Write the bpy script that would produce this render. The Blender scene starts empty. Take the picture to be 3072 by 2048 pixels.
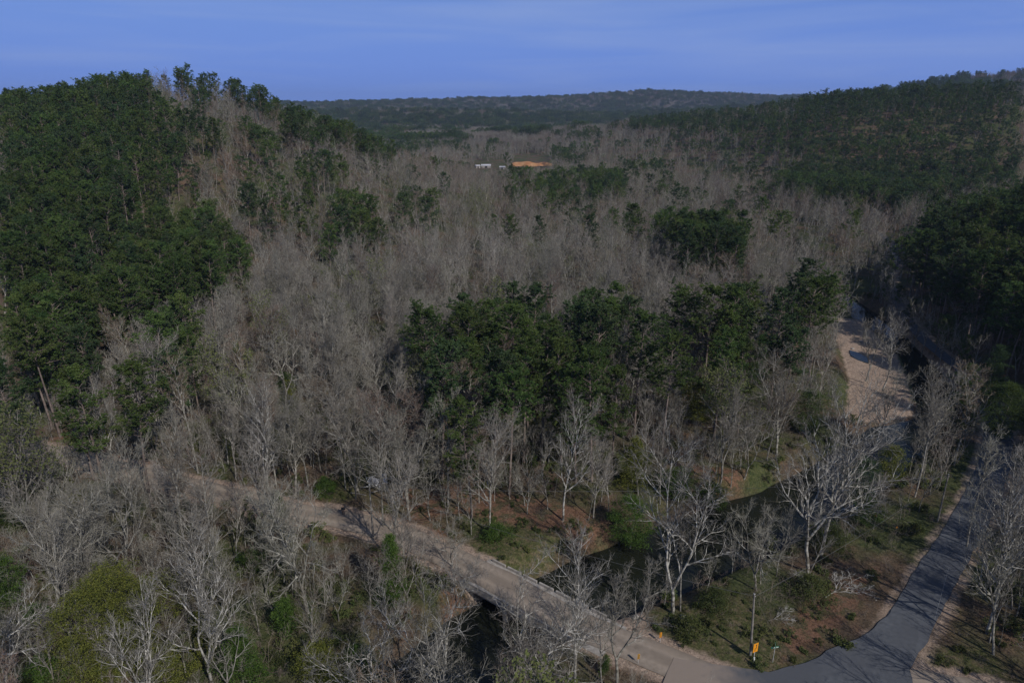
import bpy, math, random
import numpy as np
from mathutils import Vector
SC = bpy.context.scene
COL = SC.collection
R = math.radians
rng = np.random.default_rng(11)
random.seed(5)

# ------------------------------------------------------------------ camera, light, exposure
CAMH = 62.0; PITCH = R(18.8)
cam = bpy.data.cameras.new('camera'); cam.sensor_width = 36; cam.lens = 24; cam.clip_end = 20000; cam.clip_start = 0.5
camo = bpy.data.objects.new('camera', cam); COL.objects.link(camo)
camo.location = (0, 0, CAMH); camo.rotation_euler = (R(90) - PITCH, 0, 0)
SC.camera = camo
SUN_EL, SUN_AZ = R(39), R(36)            # azimuth: degrees to the right of straight behind the camera
sdir = Vector((math.sin(SUN_AZ) * math.cos(SUN_EL), -math.cos(SUN_AZ) * math.cos(SUN_EL), math.sin(SUN_EL)))
sl = bpy.data.lights.new('sun', 'SUN'); sl.energy = 3.1; sl.angle = R(0.5); sl.color = (1.0, 0.955, 0.89)
so = bpy.data.objects.new('sun', sl); COL.objects.link(so)
so.rotation_euler = sdir.to_track_quat('Z', 'Y').to_euler()
W = bpy.data.worlds.new("World"); SC.world = W; W.use_nodes = True
wn = W.node_tree; nn = wn.nodes; nl = wn.links
bg = nn['Background']; bg.inputs[1].default_value = 0.075
sky = nn.new('ShaderNodeTexSky'); sky.sky_type = 'NISHITA'; sky.sun_disc = False
sky.sun_elevation = SUN_EL; sky.sun_rotation = math.atan2(sdir.x, sdir.y)
sky.altitude = 300; sky.air_density = 1.0; sky.dust_density = 0.0; sky.ozone_density = 4.0
tc = nn.new('ShaderNodeTexCoord'); mp = nn.new('ShaderNodeMapping')
mp.inputs['Rotation'].default_value = (0, R(3), R(8)); mp.inputs['Scale'].default_value = (1.1, 2.2, 17)
nz = nn.new('ShaderNodeTexNoise'); nz.inputs['Scale'].default_value = 2.1; nz.inputs['Detail'].default_value = 7; nz.inputs['Distortion'].default_value = .5
rp = nn.new('ShaderNodeValToRGB'); rp.color_ramp.elements[0].position = .44; rp.color_ramp.elements[1].position = .78
rp.color_ramp.elements[0].color = (0, 0, 0, 1); rp.color_ramp.elements[1].color = (.38, .38, .38, 1)
mxb = nn.new('ShaderNodeMix'); mxb.data_type = 'RGBA'; mxb.blend_type = 'MULTIPLY'; mxb.inputs[0].default_value = 1
mxb.inputs['B'].default_value = (1.0, 0.98, 1.06, 1)
mxw = nn.new('ShaderNodeMix'); mxw.data_type = 'RGBA'; mxw.inputs['B'].default_value = (4.5, 5.8, 9.3, 1)
nl.new(tc.outputs['Generated'], mp.inputs[0]); nl.new(mp.outputs[0], nz.inputs['Vector']); nl.new(nz.outputs[0], rp.inputs[0])
# the lower sky of a clear dry day is almost as blue as the rest of it
sxyz = nn.new('ShaderNodeSeparateXYZ'); nl.new(tc.outputs['Generated'], sxyz.inputs[0])
mr = nn.new('ShaderNodeMapRange'); mr.inputs['From Min'].default_value = -.02; mr.inputs['From Max'].default_value = .42; mr.inputs['To Min'].default_value = 1; mr.inputs['To Max'].default_value = .0; mr.interpolation_type = 'SMOOTHSTEP'
nl.new(sxyz.outputs[2], mr.inputs[0])
rb = nn.new('ShaderNodeValToRGB'); rb.color_ramp.elements[0].position = 0; rb.color_ramp.elements[1].position = .5
rb.color_ramp.elements[0].color = (.145, .28, .79, 1); rb.color_ramp.elements[1].color = (.066, .148, .58, 1); nl.new(sxyz.outputs[2], rb.inputs[0])
sc8 = nn.new('ShaderNodeMix'); sc8.data_type = 'RGBA'; sc8.blend_type = 'MULTIPLY'; sc8.inputs[0].default_value = 1; sc8.clamp_result = False; sc8.inputs['B'].default_value = (13, 13, 13, 1); nl.new(rb.outputs[0], sc8.inputs['A'])
low = nn.new('ShaderNodeMix'); low.data_type = 'RGBA'; nl.new(mr.outputs[0], low.inputs[0]); nl.new(sc8.outputs['Result'], low.inputs['B'])
nl.new(sky.outputs[0], mxb.inputs['A']); nl.new(mxb.outputs['Result'], low.inputs['A']); nl.new(low.outputs['Result'], mxw.inputs['A']); nl.new(rp.outputs[0], mxw.inputs[0])
nl.new(mxw.outputs['Result'], bg.inputs[0])
SC.view_settings.view_transform = 'Standard'; SC.view_settings.look = 'None'; SC.view_settings.exposure = 0.0
SC.view_settings.gamma = 1
cy = SC.cycles; cy.max_bounces = 4; cy.diffuse_bounces = 2; cy.glossy_bounces = 2; cy.transmission_bounces = 2
cy.transparent_max_bounces = 8; cy.volume_bounces = 0

# ------------------------------------------------------------------ projection helpers (used to choose world positions)
cP, sP = math.cos(PITCH), math.sin(PITCH)
def ground(u, v, z=0.0):                  # 3072 px coordinates -> point at height z
    x = (u - 1536) / 2048; y = -(v - 1024) / 2048
    Y = cP + y * sP; Z = -sP + y * cP; s = (z - CAMH) / Z
    return (x * s, Y * s)
def gd(u, v, z=0.0): return ground(u * 1.30612, v * 1.30612, z)      # the same for 2352 px coordinates
def proj(x, y, z):                        # -> 2352 px coordinates and depth
    dz = z - CAMH
    d = y * cP - dz * sP; up = y * sP + dz * cP
    return 1176 + 1568 * x / d, 784 - 1568 * up / d, d
def inpoly(px, py, poly):
    res = np.zeros(np.shape(px), bool); n = len(poly); j = n - 1
    for i in range(n):
        xi, yi = poly[i]; xj, yj = poly[j]
        c = ((yi > py) != (yj > py)) & (px < (xj - xi) * (py - yi) / (yj - yi + 1e-9) + xi)
        res ^= c; j = i
    return res
def polydist(x, y, P):                    # distance to polyline, param, signed side
    best = np.full(np.shape(x), 1e9); tt = np.zeros_like(best); sg = np.zeros_like(best)
    for i in range(len(P) - 1):
        ax, ay = P[i][:2]; bx, by = P[i + 1][:2]
        dx, dy = bx - ax, by - ay; L = dx * dx + dy * dy
        t = np.clip(((x - ax) * dx + (y - ay) * dy) / L, 0, 1)
        ex, ey = x - ax - t * dx, y - ay - t * dy
        d = np.hypot(ex, ey); m = d < best
        best = np.where(m, d, best); tt = np.where(m, i + t, tt); sg = np.where(m, np.sign(dy * ex - dx * ey), sg)
    return best, tt, sg
def sm(t): t = np.clip(t, 0, 1); return t * t * (3 - 2 * t)
def wav(x, y, s, seed=0):
    r = np.random.default_rng(seed); o = 0
    for k in range(7):
        a = r.uniform(0, 6.28); f = r.uniform(.6, 1.7) / s; p = r.uniform(0, 6.28)
        o = o + np.sin((x * math.cos(a) + y * math.sin(a)) * f * 6.28 + p + 1.3 * np.sin(y * f * 3 + k))
    return o / 7

DIRT = [(-260,210),(-190,172),(-150,140),(-124.8,126),(-94.3,118.1),(-83.9,114.7),(-66,107.9),(-44.4,99.7),(-36.6,96.2),(-28.7,94.7),(-22.9,92.4),(-16.1,89.3),(-10.6,85.2),(-5.5,81.7),(-0.7,78.1),(2.8,75.1),(7,71.3),(11,68.7),(16.6,65.7),(20.4,63.1),(25.3,60.0),(31.5,57.2)]
ASPH = [(2,24),(12,36),(25,48.5),(38.8,60.0),(44.5,64.6),(49.2,69.2),(54.9,75.2),(60.8,81.4),(68.3,89.0),(78,99),(90,113),(100,127),(107,141.2),(112.6,157.5),(115.5,178.4),(122.5,202.7),(135.4,235),(146.9,260.5),(166.8,291.5),(184.9,329.4),(193.7,358.6),(196,400),(180,450)]
CREEK = [(150,420,3.5),(138,340,3.5),(125.9,279.1,3.5),(119.5,237,3.8),(115,201.9,4.8),(107.9,175.1,5.5),(101.5,152,6),(95,140,6),(81.3,128.5,6),(70,119,6),(61,111,6),(48,102,6),(37,95.5,7),(26,89,7),(16,83.5,6.6),(6,77.5,6),(1.1,74.7,6),(-3.8,71.3,5.5),(-10,63.6,5.5),(-22,52,6),(-40,30,6)]
BAR = [(106.7,213.1),(111.6,211.6),(110.6,198),(106.3,177.2),(100.4,162),(94.5,148.8),(89.1,138.6),(81.6,135.5),(72,134),(78,146),(85,160),(92,179.6),(100,205.1)]
SPUR = [(41,60),(46.5,60.6),(54,58),(64,53),(78,45)]
HL = [(-700,520,34,340),(-420,440,43,330),(-285,405,45,315),(-212,400,59,300),(-180,412,63,270),(-156,417,57,235),(-128,420,45,205),(-62,452,15,130),(20,500,0,80)]
HR = [(900,540,75,300),(600,560,72,260),(430,610,68,240),(330,650,63,215),(265,760,52,190),(225,880,40,180),(170,1100,26,180),(60,1300,12,150)]
RIDGES = [([(-2600,3300,70,700),(-1040,3400,74,700),(-380,3500,90,700),(265,3500,104,700),(667,3500,134,650),(830,3500,124,650),(1280,3500,106,700),(2300,3400,100,700)]),
          ([(-1500,2200,45,400),(-700,2250,36,350),(-250,2150,46,320),(300,2300,34,320),(900,2500,58,400),(1800,2300,60,400)]),
          ([(780,1850,70,420),(1000,1700,112,450),(1250,1600,140,450),(1700,1500,158,500)]),
          ([(-40,1180,6,120),(90,1150,16,130),(260,1130,24,170),(430,1080,42,220)])]
APRON = [(19.2,65.0),(25.1,63.5),(29.9,62.6),(34.8,64.1),(38.1,66),(41.7,67.5),(44.6,69.1),(47.2,71.0),(49.5,73.1),(51.6,71.4),(50.3,68.0),(48.6,66.0),(46.6,63.4),(45.2,60.5),(45,55),(30,47),(20,52),(15.5,58.5),(17.2,61)]
def ridge(x, y, P):
    d, t, _ = polydist(x, y, P); i = np.clip(t.astype(int), 0, len(P) - 2); f = t - i
    A = np.array(P); zc = A[i, 2] * (1 - f) + A[i + 1, 2] * f; w = A[i, 3] * (1 - f) + A[i + 1, 3] * f
    u = np.clip(d / w, 0, 1)
    return zc * (0.55 * (1 - u) ** 1.15 + 0.45 * (0.5 + 0.5 * np.cos(np.pi * u)))
def height(x, y):
    x = np.asarray(x, float); y = np.asarray(y, float)
    z = ridge(x, y, HL); z = np.maximum(z, ridge(x, y, HR))
    for P in RIDGES: z = np.maximum(z, ridge(x, y, P))
    far = sm((np.hypot(x, y) - 150) / 900)
    z = z + wav(x, y, 60, 3) * (.5 + 3.5 * sm(z / 40)) + wav(x, y, 340, 4) * 5 * far + .35 * wav(x, y, 13, 8)
    dA, tA, sA = polydist(x, y, ASPH)
    off = 9 + 26 * sm((98 - y) / 30)
    nr = np.clip(sA * dA - off, 0, 70) * .52 * (1 - .8 * sm((y - 190) / 160)) * (1 - sm((y - 330) / 120))
    z = np.maximum(z, nr + .4 * wav(x, y, 20, 9))
    dD, _, _ = polydist(x, y, DIRT); dS, _, _ = polydist(x, y, SPUR)
    for d, w in ((dA, 4.2), (dD, 3.6), (dS, 4.0)):
        k = sm(1 - (d - w) / 7); z = z * (1 - k)
    dP = np.where(inpoly(x, y, APRON), 0, polydist(x, y, APRON + [APRON[0]])[0]); z = z * (1 - sm(1 - (dP - .6) / 4))
    C = np.array(CREEK); dC, tC, _ = polydist(x, y, CREEK); i = np.clip(tC.astype(int), 0, len(C) - 2); f = tC - i
    w = C[i, 2] * (1 - f) + C[i + 1, 2] * f + .5 * wav(x, y, 9, 12)
    k = sm(1 - (dC - w + 1.5) / 5.0); z = z * (1 - k) + (-4.4) * k
    inb = inpoly(x, y, BAR); dB, _, _ = polydist(x, y, BAR + [BAR[0]]); sd = np.where(inb, -dB, dB)
    k = sm(1 - sd / 3.0) * (z < .5); z = np.where(k > 0, z * (1 - k) + (-2.45 + .22 * wav(x, y, 11, 6)) * k, z)
    return z

# ------------------------------------------------------------------ mesh + material helpers
def mesh_np(name, V, F, mats=(), fm=None, smooth=False):
    me = bpy.data.meshes.new(name); V = np.asarray(V, np.float32); F = np.asarray(F, np.int32)
    n, k = F.shape
    me.vertices.add(len(V)); me.vertices.foreach_set('co', V.ravel())
    me.loops.add(n * k); me.loops.foreach_set('vertex_index', F.ravel())
    me.polygons.add(n); me.polygons.foreach_set('loop_start', np.arange(0, n * k, k, dtype=np.int32))
    try: me.polygons.foreach_set('loop_total', np.full(n, k, np.int32))
    except Exception: pass
    for m in mats: me.materials.append(m)
    if fm is not None: me.polygons.foreach_set('material_index', np.asarray(fm, np.int32))
    me.polygons.foreach_set('use_smooth', np.full(n, smooth))
    me.update(calc_edges=True); return me
def link(name, me, parent=None, loc=None):
    o = bpy.data.objects.new(name, me); COL.objects.link(o)
    if parent is not None: o.parent = parent
    if loc is not None: o.location = loc
    return o
def empty(name, loc, rz=0, sc=1):
    o = bpy.data.objects.new(name, None); COL.objects.link(o); o.location = loc; o.rotation_euler = (0, 0, rz); o.scale = (sc,) * 3
    return o
def tag(o, label=None, cat=None, group=None, kind=None):
    if label: o['label'] = label
    if cat: o['category'] = cat
    if group: o['group'] = group
    if kind: o['kind'] = kind
    return o
def mat(name, col, col2=None, scale=1.0, rough=.9, rnd=0.0, hue=0.0, detail=4, bump=0, lo=.35, hi=.65, transl=0, obj=False, spec=.2, attr=None):
    m = bpy.data.materials.new(name); m.use_nodes = True; N = m.node_tree.nodes; L = m.node_tree.links
    b = N['Principled BSDF']; b.inputs['Roughness'].default_value = rough; b.inputs['Specular IOR Level'].default_value = spec
    out = None
    if col2 is not None:
        t = N.new('ShaderNodeTexCoord') if obj else N.new('ShaderNodeNewGeometry')
        z = N.new('ShaderNodeTexNoise'); z.inputs['Scale'].default_value = scale; z.inputs['Detail'].default_value = detail
        L.new(t.outputs['Object'] if obj else t.outputs['Position'], z.inputs['Vector'])
        r = N.new('ShaderNodeValToRGB'); r.color_ramp.elements[0].position = lo; r.color_ramp.elements[1].position = hi
        r.color_ramp.elements[0].color = (*col, 1); r.color_ramp.elements[1].color = (*col2, 1)
        L.new(z.outputs[0], r.inputs[0]); out = r.outputs[0]
        if bump:
            bn = N.new('ShaderNodeBump'); bn.inputs['Strength'].default_value = bump; bn.inputs['Distance'].default_value = .1
            L.new(z.outputs[0], bn.inputs['Height']); L.new(bn.outputs[0], b.inputs['Normal'])
    else:
        rg = N.new('ShaderNodeRGB'); rg.outputs[0].default_value = (*col, 1); out = rg.outputs[0]
    if rnd or hue:
        oi = N.new('ShaderNodeObjectInfo'); hs = N.new('ShaderNodeHueSaturation')
        m1 = N.new('ShaderNodeMapRange'); m1.inputs['To Min'].default_value = 1 - rnd; m1.inputs['To Max'].default_value = 1 + rnd
        m2 = N.new('ShaderNodeMapRange'); m2.inputs['To Min'].default_value = .5 - hue; m2.inputs['To Max'].default_value = .5 + hue
        sn = N.new('ShaderNodeMath'); sn.operation = 'MULTIPLY'; sn.inputs[1].default_value = 37.7
        fr = N.new('ShaderNodeMath'); fr.operation = 'FRACT'
        L.new(oi.outputs['Random'], m1.inputs[0]); L.new(oi.outputs['Random'], sn.inputs[0]); L.new(sn.outputs[0], fr.inputs[0]); L.new(fr.outputs[0], m2.inputs[0])
        L.new(m1.outputs[0], hs.inputs['Value']); L.new(m2.outputs[0], hs.inputs['Hue']); L.new(out, hs.inputs['Color']); out = hs.outputs[0]
    L.new(out, b.inputs['Base Color'])
    if transl:
        tr = N.new('ShaderNodeBsdfTranslucent'); mx = N.new('ShaderNodeMixShader'); mx.inputs[0].default_value = transl
        L.new(out, tr.inputs[0]); L.new(b.outputs[0], mx.inputs[1]); L.new(tr.outputs[0], mx.inputs[2]); L.new(mx.outputs[0], N['Material Output'].inputs[0])
    return m
M = {}
M['bark'] = mat('grey_bark', (.115, .105, .088), (.36, .34, .30), 2.2, rnd=.22, hue=.012)
M['twig'] = mat('twigs', (.135, .122, .098), (.262, .240, .200), .35, rnd=.28, hue=.025)
M['twig_red'] = mat('red_budding_twigs', (.14, .10, .072), (.21, .155, .115), .35, rnd=.15, hue=.015)
M['twig_green'] = mat('greenish_twigs', (.125, .125, .078), (.22, .22, .145), .35, rnd=.2, hue=.015)
M['bud'] = mat('fresh_leaf_buds', (.12, .14, .045), (.18, .20, .07), .5, rnd=.15, transl=.3)
M['white_bark'] = mat('white_bark', (.15, .137, .115), (.46, .44, .40), 1.8, rnd=.06, lo=.42, hi=.55)
M['white_twig'] = mat('pale_twigs', (.13, .118, .10), (.23, .215, .19), .5, rnd=.06)
M['pine_bark'] = mat('pine_bark', (.13, .10, .085), (.24, .19, .165), 1.5, rnd=.15)
M['needles'] = mat('pine_needles', (.038, .072, .018), (.104, .148, .038), .45, rough=.75, rnd=.25, hue=.018, transl=.2)
M['needles_blue'] = mat('dark_pine_needles', (.030, .058, .022), (.068, .104, .038), .45, rough=.75, rnd=.2, hue=.012, transl=.15)
M['cedar'] = mat('olive_cedar_foliage', (.065, .085, .014), (.20, .205, .042), 2.2, rough=.8, rnd=.1, transl=.2)
M['bush'] = mat('bright_green_leaves', (.035, .075, .012), (.10, .16, .032), 2.2, rough=.7, rnd=.12, transl=.25)
M['brush'] = mat('dry_brush', (.15, .12, .095), (.24, .20, .16), .4, rnd=.25, hue=.02)
M['greenbrush'] = mat('green_brush', (.05, .070, .02), (.13, .145, .05), 1.6, rnd=.25, hue=.02, transl=.2)

# ------------------------------------------------------------------ ground
def axis(lo, hi, dlo, dhi, step, g=1.07):
    a = list(np.arange(dlo, dhi + .1, step)); s = step; v = a[-1]
    while v < hi: s *= g; v += s; a.append(v)
    s = step; v = a[0]
    while v > lo: s *= g; v -= s; a.insert(0, v)
    return np.array(a)
xs = axis(-9000, 9000, -130, 135, 1.1); ys = axis(-1500, 9000, 40, 225, 1.1)
XX, YY = np.meshgrid(xs, ys); ZZ = height(XX, YY)
nx, ny = len(xs), len(ys)
V = np.stack([XX.ravel(), YY.ravel(), ZZ.ravel()], 1)
I = np.arange((ny - 1) * nx).reshape(ny - 1, nx)[:, :-1].ravel()
F = np.stack([I, I + 1, I + nx + 1, I + nx], 1)
def poly_world(pts): return [gd(*p) for p in pts]
GRASS = [poly_world(p) for p in ([(1480,1400),(1560,1390),(1700,1360),(1760,1420),(1850,1500),(1800,1560),(1640,1550),(1540,1500)],
         [(740,1110),(800,1070),(830,1100),(800,1150),(745,1150)],[(1060,1290),(1120,1180),(1330,1210),(1230,1300),(1140,1310)],
         [(2080,1530),(2170,1480),(2260,1490),(2352,1568),(2100,1568)],[(1940,1560),(2010,1480),(2100,1400),(2130,1450),(2080,1560)])]
CLAY = [poly_world(p) for p in ([(80,1000),(150,990),(300,1050),(400,1060),(330,1090),(100,1040)],[(900,1120),(1050,1110),(1350,1170),(1420,1210),(1330,1240),(1060,1180),(930,1200)],
        [(1540,1060),(1720,1080),(1700,1110),(1560,1090)],[(940,1210),(1000,1195),(1050,1235),(980,1240)],[(1140,1310),(1230,1290),(1420,1215),(1430,1235),(1250,1335)],
        [(1010,1330),(1110,1350),(1100,1400),(1010,1440)],[(1800,1420),(1960,1320),(2030,1290),(2010,1350),(1880,1490),(1790,1530)])]
def soft(polys, x, y, s):
    o = np.zeros(np.shape(x))
    for p in polys:
        xs_, ys_ = [q[0] for q in p], [q[1] for q in p]
        b = (x > min(xs_) - 20) & (x < max(xs_) + 20) & (y > min(ys_) - 20) & (y < max(ys_) + 20)
        if not b.any(): continue
        xb, yb = x[b], y[b]; d, _, _ = polydist(xb, yb, p + [p[0]]); sd = np.where(inpoly(xb, yb, p), -d, d)
        t = np.zeros_like(o); t[b] = sm(.5 - sd / s); o = np.maximum(o, t)
    return o
gx, gy = XX.ravel(), YY.ravel()
bar = soft([BAR], gx, gy, 3) ; grass = soft(GRASS, gx, gy, 6); clay = soft(CLAY, gx, gy, 5)
FARCLAY = [[ground(1545,493,6),ground(1640,490,6),ground(1645,470,6),ground(1560,478,6)]]
dD = polydist(gx, gy, DIRT)[0]; dC2 = polydist(gx, gy, CREEK)[0]; dA2 = polydist(gx, gy, ASPH)[0]; dS2 = polydist(gx, gy, SPUR)[0]
shoulder = sm(1 - (np.minimum(dD - 2.6, dS2 - 3.4)) / 2.0)
mud = poly_world([(1380,1440),(1440,1390),(1480,1400),(1490,1440),(1420,1470)])
shoulder = np.maximum(shoulder, soft([mud], gx, gy, 3)); shoulder = np.maximum(shoulder, .6 * sm(1 - (dA2 - 3.0) / 1.6))
me = mesh_np('ground', V, F, smooth=True)
ca = me.color_attributes.new('cover', 'FLOAT_COLOR', 'POINT')
ca.data.foreach_set('color', np.stack([np.maximum(bar, shoulder), grass, clay, np.ones(len(gx))], 1).astype(np.float32).ravel())
gm = bpy.data.materials.new('woodland_floor'); gm.use_nodes = True; N = gm.node_tree.nodes; L = gm.node_tree.links
b = N['Principled BSDF']; b.inputs['Roughness'].default_value = .95; b.inputs['Specular IOR Level'].default_value = .1
ge = N.new('ShaderNodeNewGeometry')
def noise(s, d=6, ro=.6, dist=0):
    n = N.new('ShaderNodeTexNoise'); n.inputs['Scale'].default_value = s; n.inputs['Detail'].default_value = d; n.inputs['Roughness'].default_value = ro
    n.inputs['Distortion'].default_value = dist; L.new(ge.outputs['Position'], n.inputs['Vector']); return n
def ramp(src, stops):
    r = N.new('ShaderNodeValToRGB'); e = r.color_ramp.elements
    while len(e) < len(stops): e.new(.5)
    for q, (p, c) in zip(e, stops): q.position = p; q.color = (*c, 1)
    L.new(src, r.inputs[0]); return r.outputs[0]
def mixc(f, a, c, bt='MIX'):
    m = N.new('ShaderNodeMix'); m.data_type = 'RGBA'; m.blend_type = bt
    if isinstance(f, float): m.inputs[0].default_value = f
    else: L.new(f, m.inputs[0])
    for v, k in ((a, 'A'), (c, 'B')):
        if isinstance(v, tuple): m.inputs[k].default_value = (*v, 1)
        else: L.new(v, m.inputs[k])
    return m.outputs['Result']
n_big = noise(.05, 4); n_mid = noise(.35, 6, .65); n_fine = noise(3.2, 7, .75); n_sp = noise(1.1, 5, .7)
litter = ramp(n_mid.outputs[0], [(.3, (.06, .048, .033)), (.5, (.115, .082, .056)), (.7, (.17, .105, .068))])
litter = mixc(ramp(n_big.outputs[0], [(.44, (0, 0, 0)), (.56, (1, 1, 1))]), litter, ramp(n_sp.outputs[0], [(.35, (.04, .055, .02)), (.65, (.10, .105, .045))]))
gras = ramp(n_sp.outputs[0], [(.3, (.045, .06, .02)), (.48, (.09, .09, .038)), (.64, (.16, .125, .075))])
cl = ramp(n_mid.outputs[0], [(.3, (.12, .07, .043)), (.48, (.19, .108, .070)), (.56, (.085, .075, .04)), (.7, (.17, .12, .08))])
grv = ramp(n_sp.outputs[0], [(.3, (.25, .185, .14)), (.6, (.40, .30, .23)), (.8, (.45, .36, .29))])
at = N.new('ShaderNodeVertexColor'); at.layer_name = 'cover'; sp = N.new('ShaderNodeSeparateColor'); L.new(at.outputs[0], sp.inputs[0])
def edge(o):
    a = N.new('ShaderNodeMath'); a.operation = 'MULTIPLY_ADD'; a.inputs[1].default_value = 1.2; L.new(n_mid.outputs[0], a.inputs[0])
    a.inputs[2].default_value = -.6; s = N.new('ShaderNodeMath'); s.operation = 'ADD'; L.new(o, s.inputs[0]); L.new(a.outputs[0], s.inputs[1])
    r = N.new('ShaderNodeMapRange'); r.inputs['From Min'].default_value = .3; r.inputs['From Max'].default_value = .7; L.new(s.outputs[0], r.inputs[0])
    mm = N.new('ShaderNodeMath'); mm.operation = 'MULTIPLY'; gt = N.new('ShaderNodeMath'); gt.operation = 'GREATER_THAN'; gt.inputs[1].default_value = .03
    L.new(o, gt.inputs[0]); L.new(r.outputs[0], mm.inputs[0]); L.new(gt.outputs[0], mm.inputs[1]); return mm.outputs[0]
c = mixc(edge(sp.outputs[1]), litter, gras); c = mixc(edge(sp.outputs[2]), c, cl); c = mixc(edge(sp.outputs[0]), c, grv)
c = mixc(.75, c, ramp(n_fine.outputs[0], [(.33, (.22, .22, .22)), (.67, (1.7, 1.7, 1.7))]), 'MULTIPLY')
L.new(c, b.inputs['Base Color'])
bp = N.new('ShaderNodeBump'); bp.inputs['Strength'].default_value = .8; bp.inputs['Distance'].default_value = .25; L.new(n_fine.outputs[0], bp.inputs['Height']); L.new(bp.outputs[0], b.inputs['Normal'])
me.materials.append(gm)
go = link('ground', me); go['kind'] = 'structure'

def ribbon(name, P, hw, m, dz, crossn=6, wob=.25, seed=1, z0=None):
    P = [p[:2] for p in P]; pts = []
    for i in range(len(P) - 1):
        n = max(2, int(math.dist(P[i], P[i + 1]) / 1.2))
        for k in range(n): t = k / n; pts.append((P[i][0] + (P[i + 1][0] - P[i][0]) * t, P[i][1] + (P[i + 1][1] - P[i][1]) * t))
    pts = np.array(pts + [P[-1]])
    for _ in range(12): pts[1:-1] = (pts[:-2] + 2 * pts[1:-1] + pts[2:]) / 4
    T = np.gradient(pts, axis=0); T /= np.linalg.norm(T, axis=1)[:, None]; Nn = np.stack([T[:, 1], -T[:, 0]], 1)
    s = np.arange(len(pts)); hw = hw - (.75 * sm((pts[:, 1] - 125) / 40) if name == 'asphalt_road' else 0); w1 = hw + wob * wav(s * 1.2, s * 0, 7, seed); w2 = hw + wob * wav(s * 1.2, s * 0, 6, seed + 1)
    c = np.linspace(-1, 1, crossn + 1)
    off = np.where(c[None] < 0, c[None] * w1[:, None], c[None] * w2[:, None])
    X = pts[:, 0, None] + Nn[:, 0, None] * off; Y = pts[:, 1, None] + Nn[:, 1, None] * off
    Z = (height(X, Y) * 0 if z0 is None else X * 0 + z0) + dz + .05 * (1 - c[None] ** 2)
    nxx = crossn + 1; I = np.arange((len(pts) - 1) * nxx).reshape(-1, nxx)[:, :-1].ravel()
    me = mesh_np(name, np.stack([X.ravel(), Y.ravel(), Z.ravel()], 1), np.stack([I, I + 1, I + nxx + 1, I + nxx], 1)[:, ::-1], (m,), smooth=True)
    uv = me.attributes.new('across', 'FLOAT', 'POINT'); uv.data.foreach_set('value', np.tile(c, len(pts)).astype(np.float32))
    o = link(name, me); o['kind'] = 'structure'; return o
def roadmat(name, a, c2, c3, tracks, rough=.9):
    m = mat(name, a, c2, 1.6, rough=rough, detail=8, bump=.3, lo=.3, hi=.7); N = m.node_tree.nodes; L = m.node_tree.links; b = N['Principled BSDF']
    src = b.inputs['Base Color'].links[0].from_socket
    n2 = N.new('ShaderNodeTexNoise'); n2.inputs['Scale'].default_value = .12; n2.inputs['Detail'].default_value = 5; g = N.new('ShaderNodeNewGeometry'); L.new(g.outputs['Position'], n2.inputs['Vector'])
    r = N.new('ShaderNodeValToRGB'); r.color_ramp.elements[0].position = .42; r.color_ramp.elements[1].position = .62; r.color_ramp.elements[0].color = (0, 0, 0, 1); L.new(n2.outputs[0], r.inputs[0])
    mx = N.new('ShaderNodeMix'); mx.data_type = 'RGBA'; L.new(r.outputs[0], mx.inputs[0]); L.new(src, mx.inputs['A']); mx.inputs['B'].default_value = (*c3, 1)
    at = N.new('ShaderNodeAttribute'); at.attribute_name = 'across'
    ab = N.new('ShaderNodeMath'); ab.operation = 'ABSOLUTE'; L.new(at.outputs['Fac'], ab.inputs[0])
    r2 = N.new('ShaderNodeValToRGB'); e = r2.color_ramp.elements; e.new(.5); e.new(.7); e.new(.9)
    for q, (p, v) in zip(e, ((0, 1 - tracks), (.22, 1.0 - tracks * .8), (.45, 1.0 + tracks * .3), (.75, 1 - tracks * .4), (1.0, 1 - tracks * 1.2))): q.position = p; q.color = (v, v, v, 1)
    L.new(ab.outputs[0], r2.inputs[0])
    mm = N.new('ShaderNodeMix'); mm.data_type = 'RGBA'; mm.blend_type = 'MULTIPLY'; mm.inputs[0].default_value = 1; L.new(mx.outputs['Result'], mm.inputs['A']); L.new(r2.outputs[0], mm.inputs['B'])
    L.new(mm.outputs['Result'], b.inputs['Base Color']); return m
M['dirt'] = roadmat('gravel_dirt', (.25, .205, .162), (.35, .29, .235), (.29, .235, .185), .22)
M['asphalt'] = roadmat('worn_asphalt', (.080, .087, .099), (.130, .137, .150), (.095, .10, .112), .08)
ribbon('dirt_road', DIRT, 2.4, M['dirt'], .10, seed=3)
ribbon('asphalt_road', ASPH, 2.45, M['asphalt'], .12, seed=5, wob=.32)
ap = []
for i in range(len(APRON)):
    a_, b2 = np.array(APRON[i]), np.array(APRON[(i + 1) % len(APRON)])
    for t_ in np.arange(0, 1, .2): q_ = a_ + (b2 - a_) * t_; ap.append((q_[0] + .12 * math.sin(q_[0] * 2.1), q_[1] + .12 * math.sin(q_[1] * 1.7 + 1), .19))
apm = bpy.data.meshes.new('road_junction'); apm.from_pydata(ap, [], [list(range(len(ap)))[::-1]]); apm.materials.append(M['asphalt'].copy()); jm = apm.materials[0]; jm.name = 'dusty_asphalt'
N = jm.node_tree.nodes; L = jm.node_tree.links; b = N['Principled BSDF']; src = b.inputs['Base Color'].links[0].from_socket; g = N.new('ShaderNodeNewGeometry'); vd = N.new('ShaderNodeVectorMath'); vd.operation = 'DISTANCE'; vd.inputs[1].default_value = (17, 63, .2)
L.new(g.outputs['Position'], vd.inputs[0]); nz = N.new('ShaderNodeTexNoise'); nz.inputs['Scale'].default_value = .6; nz.inputs['Detail'].default_value = 7; L.new(g.outputs['Position'], nz.inputs[0])
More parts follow.
